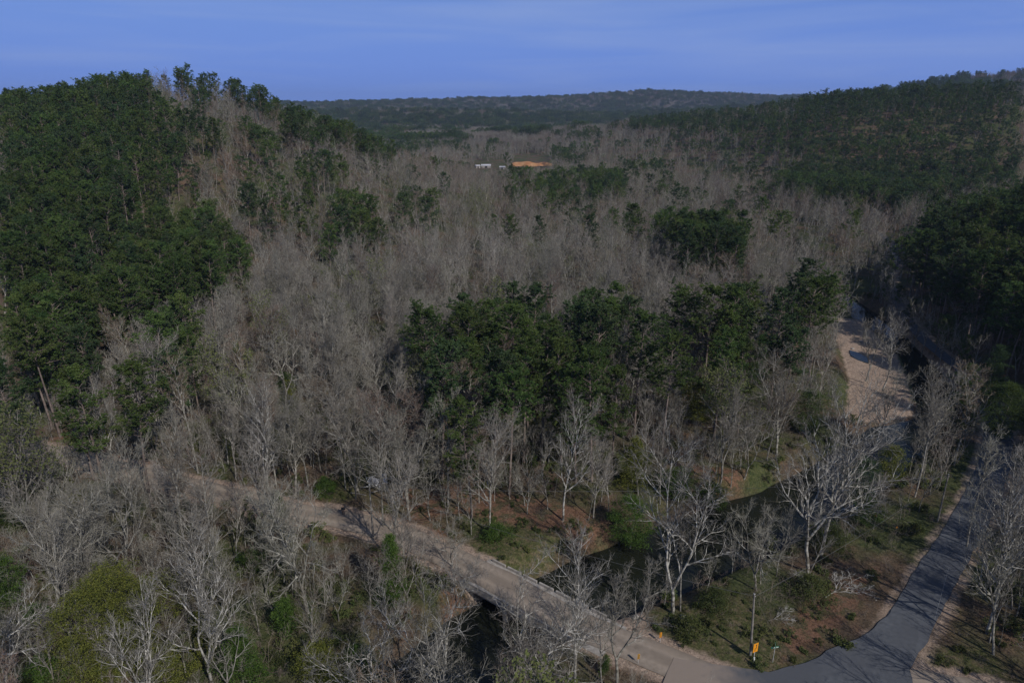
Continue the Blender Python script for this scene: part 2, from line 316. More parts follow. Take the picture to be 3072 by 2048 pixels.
ma = N.new('ShaderNodeMath'); ma.operation = 'MULTIPLY_ADD'; ma.inputs[1].default_value = -9; L.new(nz.outputs[0], ma.inputs[0]); L.new(vd.outputs['Value'], ma.inputs[2])
mr = N.new('ShaderNodeMapRange'); mr.inputs['From Min'].default_value = 1; mr.inputs['From Max'].default_value = 7; mr.inputs['To Min'].default_value = 1; mr.inputs['To Max'].default_value = 0; L.new(ma.outputs[0], mr.inputs[0])
mx = N.new('ShaderNodeMix'); mx.data_type = 'RGBA'; L.new(mr.outputs[0], mx.inputs[0]); L.new(src, mx.inputs['A']); mx.inputs['B'].default_value = (.27, .22, .18, 1); L.new(mx.outputs['Result'], b.inputs['Base Color']); link('road_junction', apm)['kind'] = 'structure'
ribbon('gravel_driveway', SPUR, 3.0, M['dirt'], .108, seed=7, wob=.5)
wm = bpy.data.materials.new('creek_water'); wm.use_nodes = True; N = wm.node_tree.nodes; L = wm.node_tree.links; b = N['Principled BSDF']
b.inputs['Base Color'].default_value = (.015, .017, .011, 1); b.inputs['Roughness'].default_value = .09; b.inputs['IOR'].default_value = 1.33; b.inputs['Specular IOR Level'].default_value = .5
g = N.new('ShaderNodeNewGeometry'); nz = N.new('ShaderNodeTexNoise'); nz.inputs['Scale'].default_value = 1.6; nz.inputs['Detail'].default_value = 3; L.new(g.outputs['Position'], nz.inputs[0])
bp = N.new('ShaderNodeBump'); bp.inputs['Strength'].default_value = .25; bp.inputs['Distance'].default_value = .06; L.new(nz.outputs[0], bp.inputs['Height']); L.new(bp.outputs[0], b.inputs['Normal'])
ribbon('creek_water', CREEK, 10.5, wm, 0, crossn=2, wob=0, z0=-3.0)
pu = poly_world([(1955,812),(1975,806),(1997,820),(1994,832),(1970,826)])
pm = mesh_np('puddle', [(x * 1.0, y, -2.26) for x, y in [ground(2548,1050,-2.3),ground(2570,1056,-2.3),ground(2604,1074,-2.3),ground(2608,1090,-2.3),ground(2575,1080,-2.3),ground(2552,1066,-2.3)]], [[0, 5, 4, 3, 2, 1]][:1], (wm,))
link('puddle', pm)['kind'] = 'structure'

# ------------------------------------------------------------------ tree builders
def nrm(a): return a / (np.linalg.norm(a, axis=-1, keepdims=True) + 1e-9)
def paths(P0, D0, Ln, nseg, wob, trop, r, sag=None):
    P = [P0]; D = nrm(D0); st = Ln / nseg
    for k in range(nseg):
        D = nrm(D + r.normal(0, wob, D.shape) + np.array([0, 0, 1.0]) * trop)
        P.append(P[-1] + D * st[:, None])
    return np.stack(P, 1)
def tubes(P, r0, r1, sides):
    n, k, _ = P.shape; T = nrm(np.gradient(P, axis=1))
    ref = np.where(np.abs(T[..., 2:3]) > .9, np.array([1.0, 0, 0]), np.array([0, 0, 1.0]))
    U = nrm(np.cross(T, ref)); Wv = np.cross(T, U)
    t = np.linspace(0, 1, k)[None, :]; rad = (r0[:, None] * (1 - t) + r1[:, None] * t)
    a = np.arange(sides) * 2 * np.pi / sides
    V = P[:, :, None] + rad[:, :, None, None] * (np.cos(a)[None, None, :, None] * U[:, :, None] + np.sin(a)[None, None, :, None] * Wv[:, :, None])
    base = (np.arange(n)[:, None, None] * k + np.arange(k - 1)[None, :, None]) * sides
    s = np.arange(sides)[None, None]; s2 = (s + 1) % sides
    F = np.stack([base + s, base + s2, base + s2 + sides, base + s + sides], -1).reshape(-1, 4)
    return V.reshape(-1, 3), F
def children(P, Ln, per, tlo, thi, ang, angv, lf, r, pw=1.0, shape=None):
    n, k, _ = P.shape; pid = np.repeat(np.arange(n), per); m = len(pid)
    t = tlo + (thi - tlo) * (np.tile(np.arange(per), n) + r.random(m)) / per
    x = t * (k - 1); i = np.minimum(x.astype(int), k - 2); f = (x - i)[:, None]
    pos = P[pid, i] * (1 - f) + P[pid, i + 1] * f; T = nrm(P[pid, i + 1] - P[pid, i])
    az = r.uniform(0, 2 * np.pi, m) if per > 1 or True else 0
    az = (np.tile(np.arange(per), n) * 2.4 + r.normal(0, .5, m) + np.repeat(r.uniform(0, 6.28, n), per))
    ref = np.where(np.abs(T[:, 2:3]) > .9, np.array([1.0, 0, 0]), np.array([0, 0, 1.0])); U = nrm(np.cross(T, ref)); Wv = np.cross(T, U)
    an = r.normal(ang, angv, m)
    D = np.cos(an)[:, None] * T + np.sin(an)[:, None] * (np.cos(az)[:, None] * U + np.sin(az)[:, None] * Wv)
    L2 = Ln[pid] * lf * r.uniform(.65, 1.25, m) * (shape(t) if shape else (1.15 - .6 * t))
    return pid, t, pos, D, L2
def merge(parts):
    V, F, o = [], [], 0
    for v, f in parts: V.append(v); F.append(f + o); o += len(v)
    return np.concatenate(V), np.concatenate(F)
def quads(c, d, n, ln, wd, r):            # leaf blades from c along d
    s = nrm(np.cross(d, n + 1e-3)) * wd[:, None] / 2; e = c + d * ln[:, None]
    V = np.stack([c - s * .6, c + s * .6, e + s, e - s], 1).reshape(-1, 3)
    return V, np.arange(len(V)).reshape(-1, 4)
def bare(seed, H=20, lod=0, form='upright', spread=1.0, leaves=0):
    r = np.random.default_rng(seed); n1, n2, n3, n4 = {0: (16, 8, 5, 3), 1: (13, 7, 5, 0), 2: (11, 7, 4, 0), 3: (9, 7, 2, 0)}[lod]
    thick = {0: 1, 1: 1.0, 2: 1.2, 3: 1.7}[lod]
    lean = {'upright': .05, 'forked': .05, 'gnarled': .12, 'lean': .25, 'tall': .04}[form]
    a = r.uniform(0, 6.28); d0 = np.array([[math.cos(a) * lean, math.sin(a) * lean, 1]])
    ns = 10 if lod < 2 else 5
    wb = {'upright': .05, 'forked': .06, 'gnarled': .10, 'lean': .06, 'tall': .035}[form]
    r0 = H * .0098 * {'gnarled': 1.05, 'tall': .85}.get(form, 1)
    if form in ('forked', 'gnarled'):
        nt = 2 if form == 'forked' else 3; hb = H * r.uniform(.14, .3)
        T0 = paths(np.zeros((1, 3)) - [[0, 0, .4]], d0, np.array([hb + .4]), 4, wb, .05, r)
        az = r.uniform(0, 6.28) + np.arange(nt) * 6.28 / nt + r.normal(0, .3, nt); op = r.uniform(.25, .45, nt) * (1.5 if form == 'gnarled' else 1)
        D = np.stack([np.cos(az) * op, np.sin(az) * op, np.ones(nt)], 1); LT = (H - hb) * r.uniform(.8, 1.05, nt)
        TR = paths(np.repeat(T0[:, -1], nt, 0), D, LT, ns, wb * 1.3, .06, r)
        trunk = [tubes(T0, np.array([r0 * 1.1]), np.array([r0 * .9]), 7), tubes(TR, np.full(nt, r0 * .72), np.full(nt, .015 * thick), 6)]
        R0 = np.full(nt, r0 * .72); tlo = .15; n1 = int(n1 * 1.5 / nt)
    else:
        LT = np.array([H + .4]); TR = paths(np.zeros((1, 3)) - [[0, 0, .4]], d0, LT, ns + 2, wb, .03, r)
        trunk = [tubes(TR, np.array([r0]), np.array([.015 * thick]), 7 if lod < 2 else 4)]; R0 = np.array([r0]); tlo = .5 if form == 'tall' else .28
    parts = []
    ang1 = {'upright': .60, 'forked': .58, 'gnarled': .88, 'lean': .62, 'tall': .5}[form]; w1 = {'gnarled': .17}.get(form, .10)
    lf = .385 * spread * (1.15 if form == 'gnarled' else 1) * (.62 if form == 'tall' else 1)
    pid, t, pos, D, L1 = children(TR, LT, n1, tlo, .97, ang1, .16, lf, r)
    B1 = paths(pos, D, L1, 7 if lod < 2 else 3, w1, .07, r); rr1 = np.minimum(R0[pid] * (1 - t) * .75 + .025, .0125 * L1 + .038)
    parts.append(tubes(B1, rr1, np.full(len(L1), .012 * thick), 5 if lod == 0 else 3))
    pid, t, pos, D, L2 = children(B1, L1, n2, .15, .98, .7, .2, .48, r)
    B2 = paths(pos, D, L2, 5 if lod < 1 else 3 if lod < 2 else 2, w1 * 1.1, .07, r); rr2 = np.minimum(rr1[pid] * (1 - t * .8) * .7, .05) * thick + .006
    parts.append(tubes(B2, rr2, np.full(len(L2), .01 * thick), 3)); last = (B2, L2)
    if n3:
        pid, t, pos, D, L3 = children(B2, L2, n3, .1, 1, .65, .2, .52, r)
        B3 = paths(pos, D, L3, 3 if lod == 0 else 2, w1, .08, r)
        parts.append(tubes(B3, np.full(len(L3), .019 * thick), np.full(len(L3), .008 * thick), 3)); last = (B3, L3)
    if n4:
        pid, t, pos, D, L4 = children(B3, L3, n4, .1, 1, .6, .2, .6, r)
        B4 = paths(pos, D, np.maximum(L4, .25), 1, 0, 0, r)
        parts.append(tubes(B4, np.full(len(L4), .011), np.full(len(L4), .006), 3)); last = (B4, L4)
    lv = None
    if leaves:
        T = last[0][:, -1]; k = min(len(T), leaves); c = T[r.choice(len(T), k, replace=False)]; n = len(c)
        lv = quads(c + r.normal(0, .12, c.shape), nrm(r.normal(0, 1, (n, 3)) + [0, 0, .3]), r.normal(0, 1, (n, 3)), np.full(n, .22) * thick, np.full(n, .16) * thick, r)
    nl_ = len(parts[0][1]) + (len(parts[1][1]) if lod < 2 else 0)
    return merge(trunk), merge(parts) + (nl_,), lv
def pine(seed, H=26, lod=0, form='round'):
    r = np.random.default_rng(seed); n1, n2, nc, nb = {0: (50, 6, 3, 20), 1: (44, 5, 3, 12), 2: (32, 5, 2, 9), 3: (20, 4, 2, 6)}[lod]
    T0 = paths(np.zeros((1, 3)) - [[0, 0, .4]], np.array([[r.normal(0, .04), r.normal(0, .04), 1]]), np.array([H]), 10, .02, .02, r)
    trunk = [tubes(T0, np.array([H * .0105]), np.array([.04]), 7 if lod < 2 else 4)]
    tl = {'round': .52, 'long': .34, 'flat': .62, 'cone': .15}[form]
    def shp(t):
        u = (t - tl) / (1 - tl)
        if form == 'cone': return 1.15 - .95 * u
        if form == 'long': return .55 + .75 * np.sin(np.pi * np.clip(u * .85 + .12, 0, 1))
        return .45 + .85 * np.sqrt(np.clip(1 - (u * 1.02 - .28) ** 2 / .62, .02, 1))
    pid, t, pos, D, L1 = children(T0, np.array([H]), n1, tl, .985, 1.28, .2, {'cone': .11, 'round': .135, 'long': .125, 'flat': .145}[form] * (1.22 if lod > 1 else 1), r, shape=shp)
    D[:, 2] += .55 * (t - tl) / (1 - tl) ; L1 = L1 * np.where(t > .93, .6, 1)
    keep = r.random(len(L1)) > .12; pos, D, L1 = pos[keep], D[keep], L1[keep]
    B1 = paths(pos, D, L1, 4, .1, .05, r); br = [tubes(B1, .02 + L1 * .011, np.full(len(L1), .015), 4 if lod == 0 else 3)]
    pid, t2, p2, D2, L2 = children(B1, L1, n2, .3, 1, .75, .25, .38, r)
    D2[:, 2] = np.abs(D2[:, 2]) * .6 + .05; B2 = paths(p2, D2, L2, 2, .12, .05, r)
    if lod == 0: br.append(tubes(B2, np.full(len(L2), .018), np.full(len(L2), .01), 3))
    C = np.concatenate([B2[:, -1 - (j % 3)] + r.normal(0, .16 + .1 * (j > 0), (len(B2), 3)) for j in range(nc)] + [B1[:, -1], T0[:, -1] + r.normal(0, .2, (1, 3))])
    n = len(C) * nb; c = np.repeat(C, nb, 0); k = {0: 1, 1: 1.25, 2: 1.7, 3: 2.4}[lod]
    d = nrm(r.normal(0, 1, (n, 3)) * [1, 1, .55] + [0, 0, .35]); ln = r.uniform(.24, .46, n) * k; wd = r.uniform(.06, .12, n) * k * (1 if lod < 2 else 1.2)
    lv = quads(c + d * -.05, d, r.normal(0, 1, (n, 3)), ln, wd, r)
    return merge(trunk), merge(br), lv
def leafy(seed, H, Wd, form='ball', n=5200, ls=.2):
    r = np.random.default_rng(seed); nc = int(n / 26)
    u = r.random(nc); th = r.uniform(0, 6.28, nc); rad = r.random(nc) ** .45
    if form == 'cone': prof = (1 - u) ** .75 * .95 + .06
    elif form == 'column': prof = np.clip(np.sin(np.pi * np.clip(u * .9 + .08, 0, 1)) ** .5, .15, 1)
    elif form == 'low': prof = np.sqrt(np.clip(1 - u ** 2, 0, 1))
    else: prof = np.sqrt(np.clip(1 - (u * 2 - 1) ** 2 * .97, 0, 1))
    lump = 1 + .30 * np.sin(th * 3 + seed) * np.sin(u * 7 + seed) + .20 * np.sin(th * 7 + u * 11) + r.normal(0, .10, nc)
    C = np.stack([np.cos(th) * rad * prof * Wd / 2 * lump, np.sin(th) * rad * prof * Wd / 2 * lump, H * (.1 + .9 * u) if form != 'low' else H * u], 1)
    hole = np.sin(th * 4 + C[:, 2] * 1.7 + seed) + np.sin(C[:, 2] * 3.1 - th * 2 + seed * 2) + r.normal(0, .5, nc) > -.95; C = C[hole]; nc = len(C)
    m = nc * 40; cs_ = np.repeat(r.uniform(.22, .55, nc) * min(1, .5 + Wd * .06), 40)[:, None]
    c = np.repeat(C, 40, 0) + r.normal(0, 1, (m, 3)) * cs_ * [1, 1, .45]; d = nrm(r.normal(0, 1, (m, 3)) + nrm(c * [1, 1, .3]) * .6 + [0, 0, .3])
    ls = ls * .62; lv = quads(c, d, r.normal(0, 1, (m, 3)), r.uniform(.6, 1.5, m) * ls, r.uniform(.4, .7, m) * ls, r)
    T0 = paths(np.array([[0, 0, -.3]]), np.array([[.05, .02, 1.0]]), np.array([H * .9]), 6, .04, .02, r)
    pid, t, pos, D, L1 = children(T0, np.array([H]), 14, .15, .95, .9, .2, .3 * Wd / H * 1.3, r)
    B1 = paths(pos, D, L1, 3, .1, .05, r)
    return merge([tubes(T0, np.array([H * .016]), np.array([.02]), 6)]), merge([tubes(B1, .02 + L1 * .012, np.full(len(L1), .01), 3)]), lv
def shrub(seed, H, green=False, n0=7, dense=1):
    r = np.random.default_rng(seed); P0 = r.normal(0, (.5 if green else .28) * H, (n0, 3)) * [1, 1, 0]; D = nrm(r.normal(0, .45, (n0, 3)) + [0, 0, 1.0]); LT = np.full(n0, H) * r.uniform(.35, 1, n0)
    B0 = paths(P0 - [0, 0, .2], D, LT, 3, .12, .05, r); parts = [tubes(B0, np.full(n0, .02), np.full(n0, .008), 3)]
    _, _, p, D, L1 = children(B0, LT, 7 * dense, .15, 1, .7, .2, .45, r); B1 = paths(p, D, L1, 2, .12, .05, r); parts.append(tubes(B1, np.full(len(L1), .012), np.full(len(L1), .007), 3))
    _, _, p, D, L2 = children(B1, L1, 4, .1, 1, .7, .2, .6, r); B2 = paths(p, D, L2, 1, .1, .05, r); parts.append(tubes(B2, np.full(len(L2), .009), np.full(len(L2), .006), 3))
    lv = None
    if green:
        c = np.concatenate([B2[:, -1], B1[:, -1], B2.mean(1)]); m = len(c) * 2; c = np.repeat(c, 2, 0) + r.normal(0, .12, (m, 3))
        lv = quads(c, nrm(r.normal(0, 1, (m, 3)) + [0, 0, .3]), r.normal(0, 1, (m, 3)), r.uniform(.12, .25, m), r.uniform(.08, .16, m), r)
    return merge(parts), lv

def crown_parts(crown, leaf, mt, mc, ml):
    v, f = merge([crown[:2]] + ([leaf] if leaf else [])); nl_ = crown[2] if len(crown) > 2 else 0; n = len(crown[1]); fm = np.ones(len(f), int); fm[:nl_] = 0; fm[n:] = 2
    return v, f, fm, (mt, mc, ml)
class Kind:
    """one grown form: meshes for its parts plus one joined mesh for the mass planting"""
    def __init__(s, name, trunk, crown, leaf, mt, mc, ml, H):
        s.H = H; s.name = name
        s.trunk = mesh_np('trunk', *trunk, (mt,), smooth=True)
        v, f, fm, ms = crown_parts(crown, leaf, mt, mc, ml); s.crown = mesh_np('crown', v, f, ms, fm)
        s.has_leaf = leaf is not None
    def tree(s, name, loc, rz, sc):
        e = empty(name, loc, rz, sc); link('trunk', s.trunk, e); link('crown', s.crown, e); return e
def joined(name, trunk, crown, leaf, mt, mc, ml):
    v, f, fm, ms = crown_parts(crown, leaf, mt, mc, ml); v, f = merge([trunk, (v, f)]); return mesh_np(name, v, f, ms, np.concatenate([np.zeros(len(trunk[1]), int), fm]))
def scatter(name, pts, rz, sc, idx, meshes, label, cat):
    """ONE object of an uncountable mass: points carrying a turn, a size and a form"""
    pc = bpy.data.collections.new(name + '_forms')
    for k, m in enumerate(meshes):
        o = bpy.data.objects.new('%s_form_%02d' % (name, k), m); pc.objects.link(o)
    me = bpy.data.meshes.new(name); n = len(pts); me.vertices.add(n); me.vertices.foreach_set('co', np.asarray(pts, np.float32).ravel())
    for nm, tp, dat in (('rz', 'FLOAT', rz), ('sc', 'FLOAT', sc), ('idx', 'INT', idx)):
        a = me.attributes.new(nm, tp, 'POINT'); a.data.foreach_set('value', np.asarray(dat, np.int32 if tp == 'INT' else np.float32))
    o = link(name, me); tag(o, label, cat, None, 'stuff')
    ng = bpy.data.node_groups.new(name + '_nodes', 'GeometryNodeTree')
    ng.interface.new_socket('Geometry', in_out='INPUT', socket_type='NodeSocketGeometry'); ng.interface.new_socket('Geometry', in_out='OUTPUT', socket_type='NodeSocketGeometry')
    N = ng.nodes; L = ng.links; gi = N.new('NodeGroupInput'); go_ = N.new('NodeGroupOutput')
    ip = N.new('GeometryNodeInstanceOnPoints'); ci = N.new('GeometryNodeCollectionInfo'); ci.inputs['Collection'].default_value = pc
    ci.inputs['Separate Children'].default_value = True; ci.inputs['Reset Children'].default_value = True; ip.inputs['Pick Instance'].default_value = True
    def att(nm, tp):
        a = N.new('GeometryNodeInputNamedAttribute'); a.data_type = tp; a.inputs[0].default_value = nm; return a.outputs[0]
    cx = N.new('ShaderNodeCombineXYZ'); L.new(att('rz', 'FLOAT'), cx.inputs[2]); cs = N.new('ShaderNodeCombineXYZ'); s = att('sc', 'FLOAT')
    for k in range(3): L.new(s, cs.inputs[k])
    e2r = N.new('FunctionNodeEulerToRotation'); L.new(cx.outputs[0], e2r.inputs[0])
    L.new(gi.outputs[0], ip.inputs['Points']); L.new(ci.outputs[0], ip.inputs['Instance']); L.new(att('idx', 'INT'), ip.inputs['Instance Index'])
    L.new(e2r.outputs[0], ip.inputs['Rotation']); L.new(cs.outputs[0], ip.inputs['Scale']); L.new(ip.outputs[0], go_.inputs[0])
    md = o.modifiers.new('scatter', 'NODES'); md.node_group = ng; return o

# ------------------------------------------------------------------ where trees stand
PINE = [[(0,160),(350,140),(660,215),(700,260),(600,240),(520,205),(400,172),(350,175),(340,205),(430,240),(470,235),(560,255),(660,300),(560,300),(480,290),(420,320),(400,400),(410,470),(500,520),(510,590),(440,640),(350,640),(330,680),(200,690),(190,740),(215,850),(190,950),(60,960),(20,880),(0,850)],
 [(600,225),(740,240),(860,285),(950,315),(945,338),(860,325),(780,302),(690,285),(600,250)],[(685,330),(765,330),(765,400),(690,395)],[(540,262),(640,285),(630,320),(545,300)],[(770,440),(860,430),(880,500),(790,510)],
 [(965,900),(955,800),(1000,720),(1120,672),(1240,665),(1300,690),(1340,745),(1400,760),(1480,770),(1500,900),(1440,950),(1380,950),(1250,850),(1130,920),(1000,920)],
 [(1325,660),(1380,655),(1385,720),(1330,720)],[(1400,660),(1455,660),(1455,735),(1400,735)],[(1510,770),(1590,770),(1590,860),(1510,860)],[(1540,680),(1590,685),(1590,760),(1540,760)],
 [(1620,690),(1720,670),(1730,790),(1620,790)],[(1730,700),(1820,700),(1820,790),(1730,790)],[(1835,640),(1890,640),(1890,750),(1835,750)],
 [(350,680),(450,690),(440,770),(350,780)],[(345,780),(400,790),(400,860),(345,860)],[(270,830),(320,820),(320,930),(275,930)],[(525,550),(560,550),(560,600),(525,600)],
 [(1500,300),(1610,262),(1760,228),(2000,185),(2130,175),(2352,185),(2352,395),(2200,420),(2080,440),(1930,430),(1850,410),(1780,405),(1860,335),(1780,322),(1600,322),(1500,310)],
 [(2080,640),(2060,560),(2150,480),(2250,440),(2352,410),(2500,400),(2500,950),(2260,900),(2100,780)],
 [(1170,380),(1215,380),(1215,420),(1170,420)],[(1235,395),(1290,385),(1340,375),(1440,375),(1440,425),(1235,430)],[(1430,348),(1545,352),(1545,372),(1430,368)],
 [(1100,300),(1180,285),(1380,285),(1390,305),(1100,312)],[(1268,318),(1345,318),(1345,348),(1268,348)],[(1560,505),(1705,505),(1705,560),(1560,560)],[(1640,440),(1690,440),(1690,480),(1640,480)],
 [(700,335),(770,330),(780,380),(720,390)]]
BALD = [(335,150),(400,158),(520,180),(610,222),(650,252),(560,270),(470,245),(430,245),(340,212)]
KEEP = [[(1180,356),(1262,352),(1262,378),(1180,382)],[(1088,366),(1162,366),(1162,384),(1088,384)],[(1010,1260),(1130,1280),(1330,1385),(1270,1395),(1120,1330),(1020,1300)],[(690,1150),(800,1155),(935,1210),(920,1245),(800,1220),(690,1190)],
 [(1215,1335),(1400,1240),(1500,1200),(1600,1160),(1640,1140),(1640,1230),(1560,1290),(1300,1350)],[(1060,1190),(1140,1180),(1400,1190),(1390,1240),(1190,1330)],
 [(1510,1410),(1720,1340),(1990,1290),(2130,1200),(2200,1130),(2250,1180),(2180,1400),(2330,1568),(1500,1568),(1400,1480)],[(1925,730),(1990,740),(2075,880),(2060,965),(1960,940),(1915,860)],
 [(2035,545),(2068,550),(2062,582),(2032,585)],[(60,1005),(150,1000),(340,1062),(340,1100),(160,1062),(55,1050)],[(1880,1080),(1925,1060),(1925,1110),(1880,1130)],[(550,1120),(600,1130),(600,1170),(550,1160)]]
def visible(x, y, zt):
    ok = np.ones(len(x), bool)
    for t in np.linspace(.25, .97, 26):
        ok &= height(x * t, y * t) + 4 < CAMH + (zt - CAMH) * t + 3
    return ok
def candidates(r0, r1, sp, ang=.80):
    gxx, gyy = np.meshgrid(np.arange(-r1, r1, sp), np.arange(25, r1, sp)); x = gxx.ravel() + rng.uniform(-.48, .48, gxx.size) * sp; y = gyy.ravel() + rng.uniform(-.48, .48, gxx.size) * sp
    d = np.hypot(x, y); m = (d >= r0) & (d < r1) & (np.abs(x) < y * ang + 12); return x[m], y[m]
def clear(x, y, ex=0):
    a = polydist(x, y, ASPH)[0] > np.where(y > 150, 2.7, np.where(y > 125, 3.6, 5.2)) + ex; d = polydist(x, y, DIRT)[0] > 4.0 + ex; s = polydist(x, y, SPUR)[0] > 5 + ex
    C = np.array(CREEK); dC, tC, _ = polydist(x, y, CREEK); i = np.clip(tC.astype(int), 0, len(C) - 2); w = C[i, 2]
    return a & d & s & (dC > w + 2 + ex * .5) & ~inpoly(x, y, BAR)
def classify(x, y, H0):
    z = height(x, y); u, v, _ = proj(x, y, z + .9 * H0); p = np.zeros(len(x), bool); D = np.hypot(x, y)
    u2 = u + 9 * wav(x, y, 12, 31); v2 = v + 6 * wav(x, y, 12, 32)
    for q in PINE: p |= inpoly(u2, v2, q)
    p &= ~((D > 700) & (u > 560) & (u < 1850) & (rng.random(len(x)) < np.where(D > 1500, .15, np.where(u > 1500, .22, .38))))
    p &= ~(inpoly(u, v, BALD) & (rng.random(len(x)) < .86))
    lone = (D > 260) & (rng.random(len(x)) < .035 + .10 * (wav(x, y, 150, 77) > .35)); hillmix = inpoly(u, v, [(400,300),(760,330),(880,480),(700,560),(520,520),(410,450)]) & (rng.random(len(x)) < .07)
    farp = (D > 800) & ((wav(x * .5, y, 170, 21) > .40) | (inpoly(u, v, [(800,262),(1500,258),(1720,240),(1720,275),(1300,280),(820,285)]) & (wav(x, y, 90, 23) > -.25))) | ((D > 1900) & (rng.random(len(x)) < .5))
    dark = rng.random(len(x)) - .48 * ((D > 280) & (u > 1000) & (u < 1760) & (v > 280) & (v < 600)) - .27 * ((D > 280) & (u > 1480) & (u < 1760) & (v > 440) & (v < 600)) - .34 * ((D > 260) & (u > 500) & (u < 960)) - .14 * ((D < 170) & (u > 950) & (u < 1550))
    p = (p & (dark > .07)) | lone | hillmix | farp
    return p, z, u, v

# ------------------------------------------------------------------ grown forms
def K(name, seed, H, lod, form, mt='bark', mc='twig', ml=None, spread=1.0, leaves=0):
    t, c, l = bare(seed, H, lod, form, spread, leaves); return Kind(name, t, c, l, M[mt], M[mc], M[ml] if ml else M[mc], H)
bare_near = [K('upright', 1, 18, 0, 'upright'), K('forked', 2, 17.5, 0, 'forked'), K('slender', 3, 18.5, 0, 'tall'), K('upright', 4, 19, 0, 'upright', spread=1.2),
             K('leaning', 5, 17, 0, 'lean'), K('crooked', 6, 16, 0, 'gnarled', spread=1.0), K('upright', 7, 15.5, 0, 'upright', mc='twig_red'), K('forked', 8, 19, 0, 'forked', spread=.9),
             K('budding', 9, 15, 0, 'forked', ml='bud', leaves=2600), K('slender', 10, 16, 0, 'tall', mc='twig_red')]
syc = [K('white', 21, 19, 0, 'gnarled', 'white_bark', 'white_twig', spread=1.15), K('white', 22, 19, 0, 'forked', 'white_bark', 'white_twig', spread=1.1), K('white', 23, 18, 0, 'gnarled', 'white_bark', 'white_twig', spread=1.0),
       K('white', 24, 20, 0, 'upright', 'white_bark', 'white_twig', spread=1.15)]
def PK(seed, H, form, nd='needles'):
    t, c, l = pine(seed, H, 0, form); return Kind(form, t, c, l, M['pine_bark'], M['pine_bark'], M[nd], H)
pine_near = [PK(31, 25, 'round'), PK(32, 27, 'long'), PK(33, 24, 'round'), PK(34, 26, 'flat'), PK(35, 26, 'long'), PK(36, 23, 'round', 'needles_blue'), PK(37, 25, 'long', 'needles_blue')]
def JB(i, H, lod, form, mc='twig', ml=None, leaves=0, sp=1.0): return joined('bare', *bare(100 + i, H, lod, form, sp, leaves), M['bark'], M[mc], M[ml] if ml else M[mc])
def JP(i, H, lod, form, nd='needles'): return joined('pine', *pine(200 + i, H, lod, form), M['pine_bark'], M['pine_bark'], M[nd])
FB = ['upright', 'forked', 'tall', 'upright', 'lean', 'gnarled']; FP = ['round', 'long', 'flat', 'round', 'long']
bl = {1: [JB(i, 18, 1, FB[i % 6], 'twig_red' if i == 3 else 'twig_green' if i == 5 else 'twig') for i in range(8)] + [JB(8, 15, 1, 'forked', ml='bud', leaves=3000)],
      2: [JB(20 + i, 17.5, 2, FB[i % 6], 'twig_red' if i in (3, 4) else 'twig_green' if i == 6 else 'twig') for i in range(8)] + [JB(28, 15, 2, 'forked', ml='bud', leaves=1600)],
      3: [JB(40 + i, 17, 3, FB[i % 6], 'twig_red' if i in (2, 3) else 'twig_green' if i == 5 else 'twig') for i in range(6)]}
pl = {1: [JP(i, 25, 1, FP[i], 'needles_blue' if i == 4 else 'needles') for i in range(5)], 2: [JP(10 + i, 24, 2, FP[i], 'needles_blue' if i > 2 else 'needles') for i in range(5)],
      3: [JP(20 + i, 22, 3, FP[i % 5], 'needles_blue' if i > 1 else 'needles') for i in range(4)]}
def clump(seed, meshes, n, Rr):
    r = np.random.default_rng(seed); Vs, Fs, Ms, o = [], [], [], 0
    for k in range(n):
        m = meshes[r.integers(len(meshes))]; v = np.empty(len(m.vertices) * 3, np.float32); m.vertices.foreach_get('co', v); v = v.reshape(-1, 3)
        f = np.empty(len(m.polygons) * 4, np.int32); m.loops.foreach_get('vertex_index', f); mi = np.empty(len(m.polygons), np.int32); m.polygons.foreach_get('material_index', mi)
        a = r.uniform(0, 6.28); s = r.uniform(.75, 1.1); ca_, sa = math.cos(a) * s, math.sin(a) * s
        v = np.stack([v[:, 0] * ca_ - v[:, 1] * sa, v[:, 0] * sa + v[:, 1] * ca_, v[:, 2] * s], 1) + [r.uniform(-Rr, Rr), r.uniform(-Rr, Rr), 0]
        Vs.append(v); Fs.append(f.reshape(-1, 4) + o); Ms.append(mi); o += len(v)
    return mesh_np('clump', np.concatenate(Vs), np.concatenate(Fs), list(meshes[0].materials), np.concatenate(Ms))
bl[4] = [clump(i, bl[3][i:i + 1], 26, 12) for i in range(5)]; pl[4] = [clump(20 + i, pl[3][i % 3:i % 3 + 1], 12, 12) for i in range(5)]

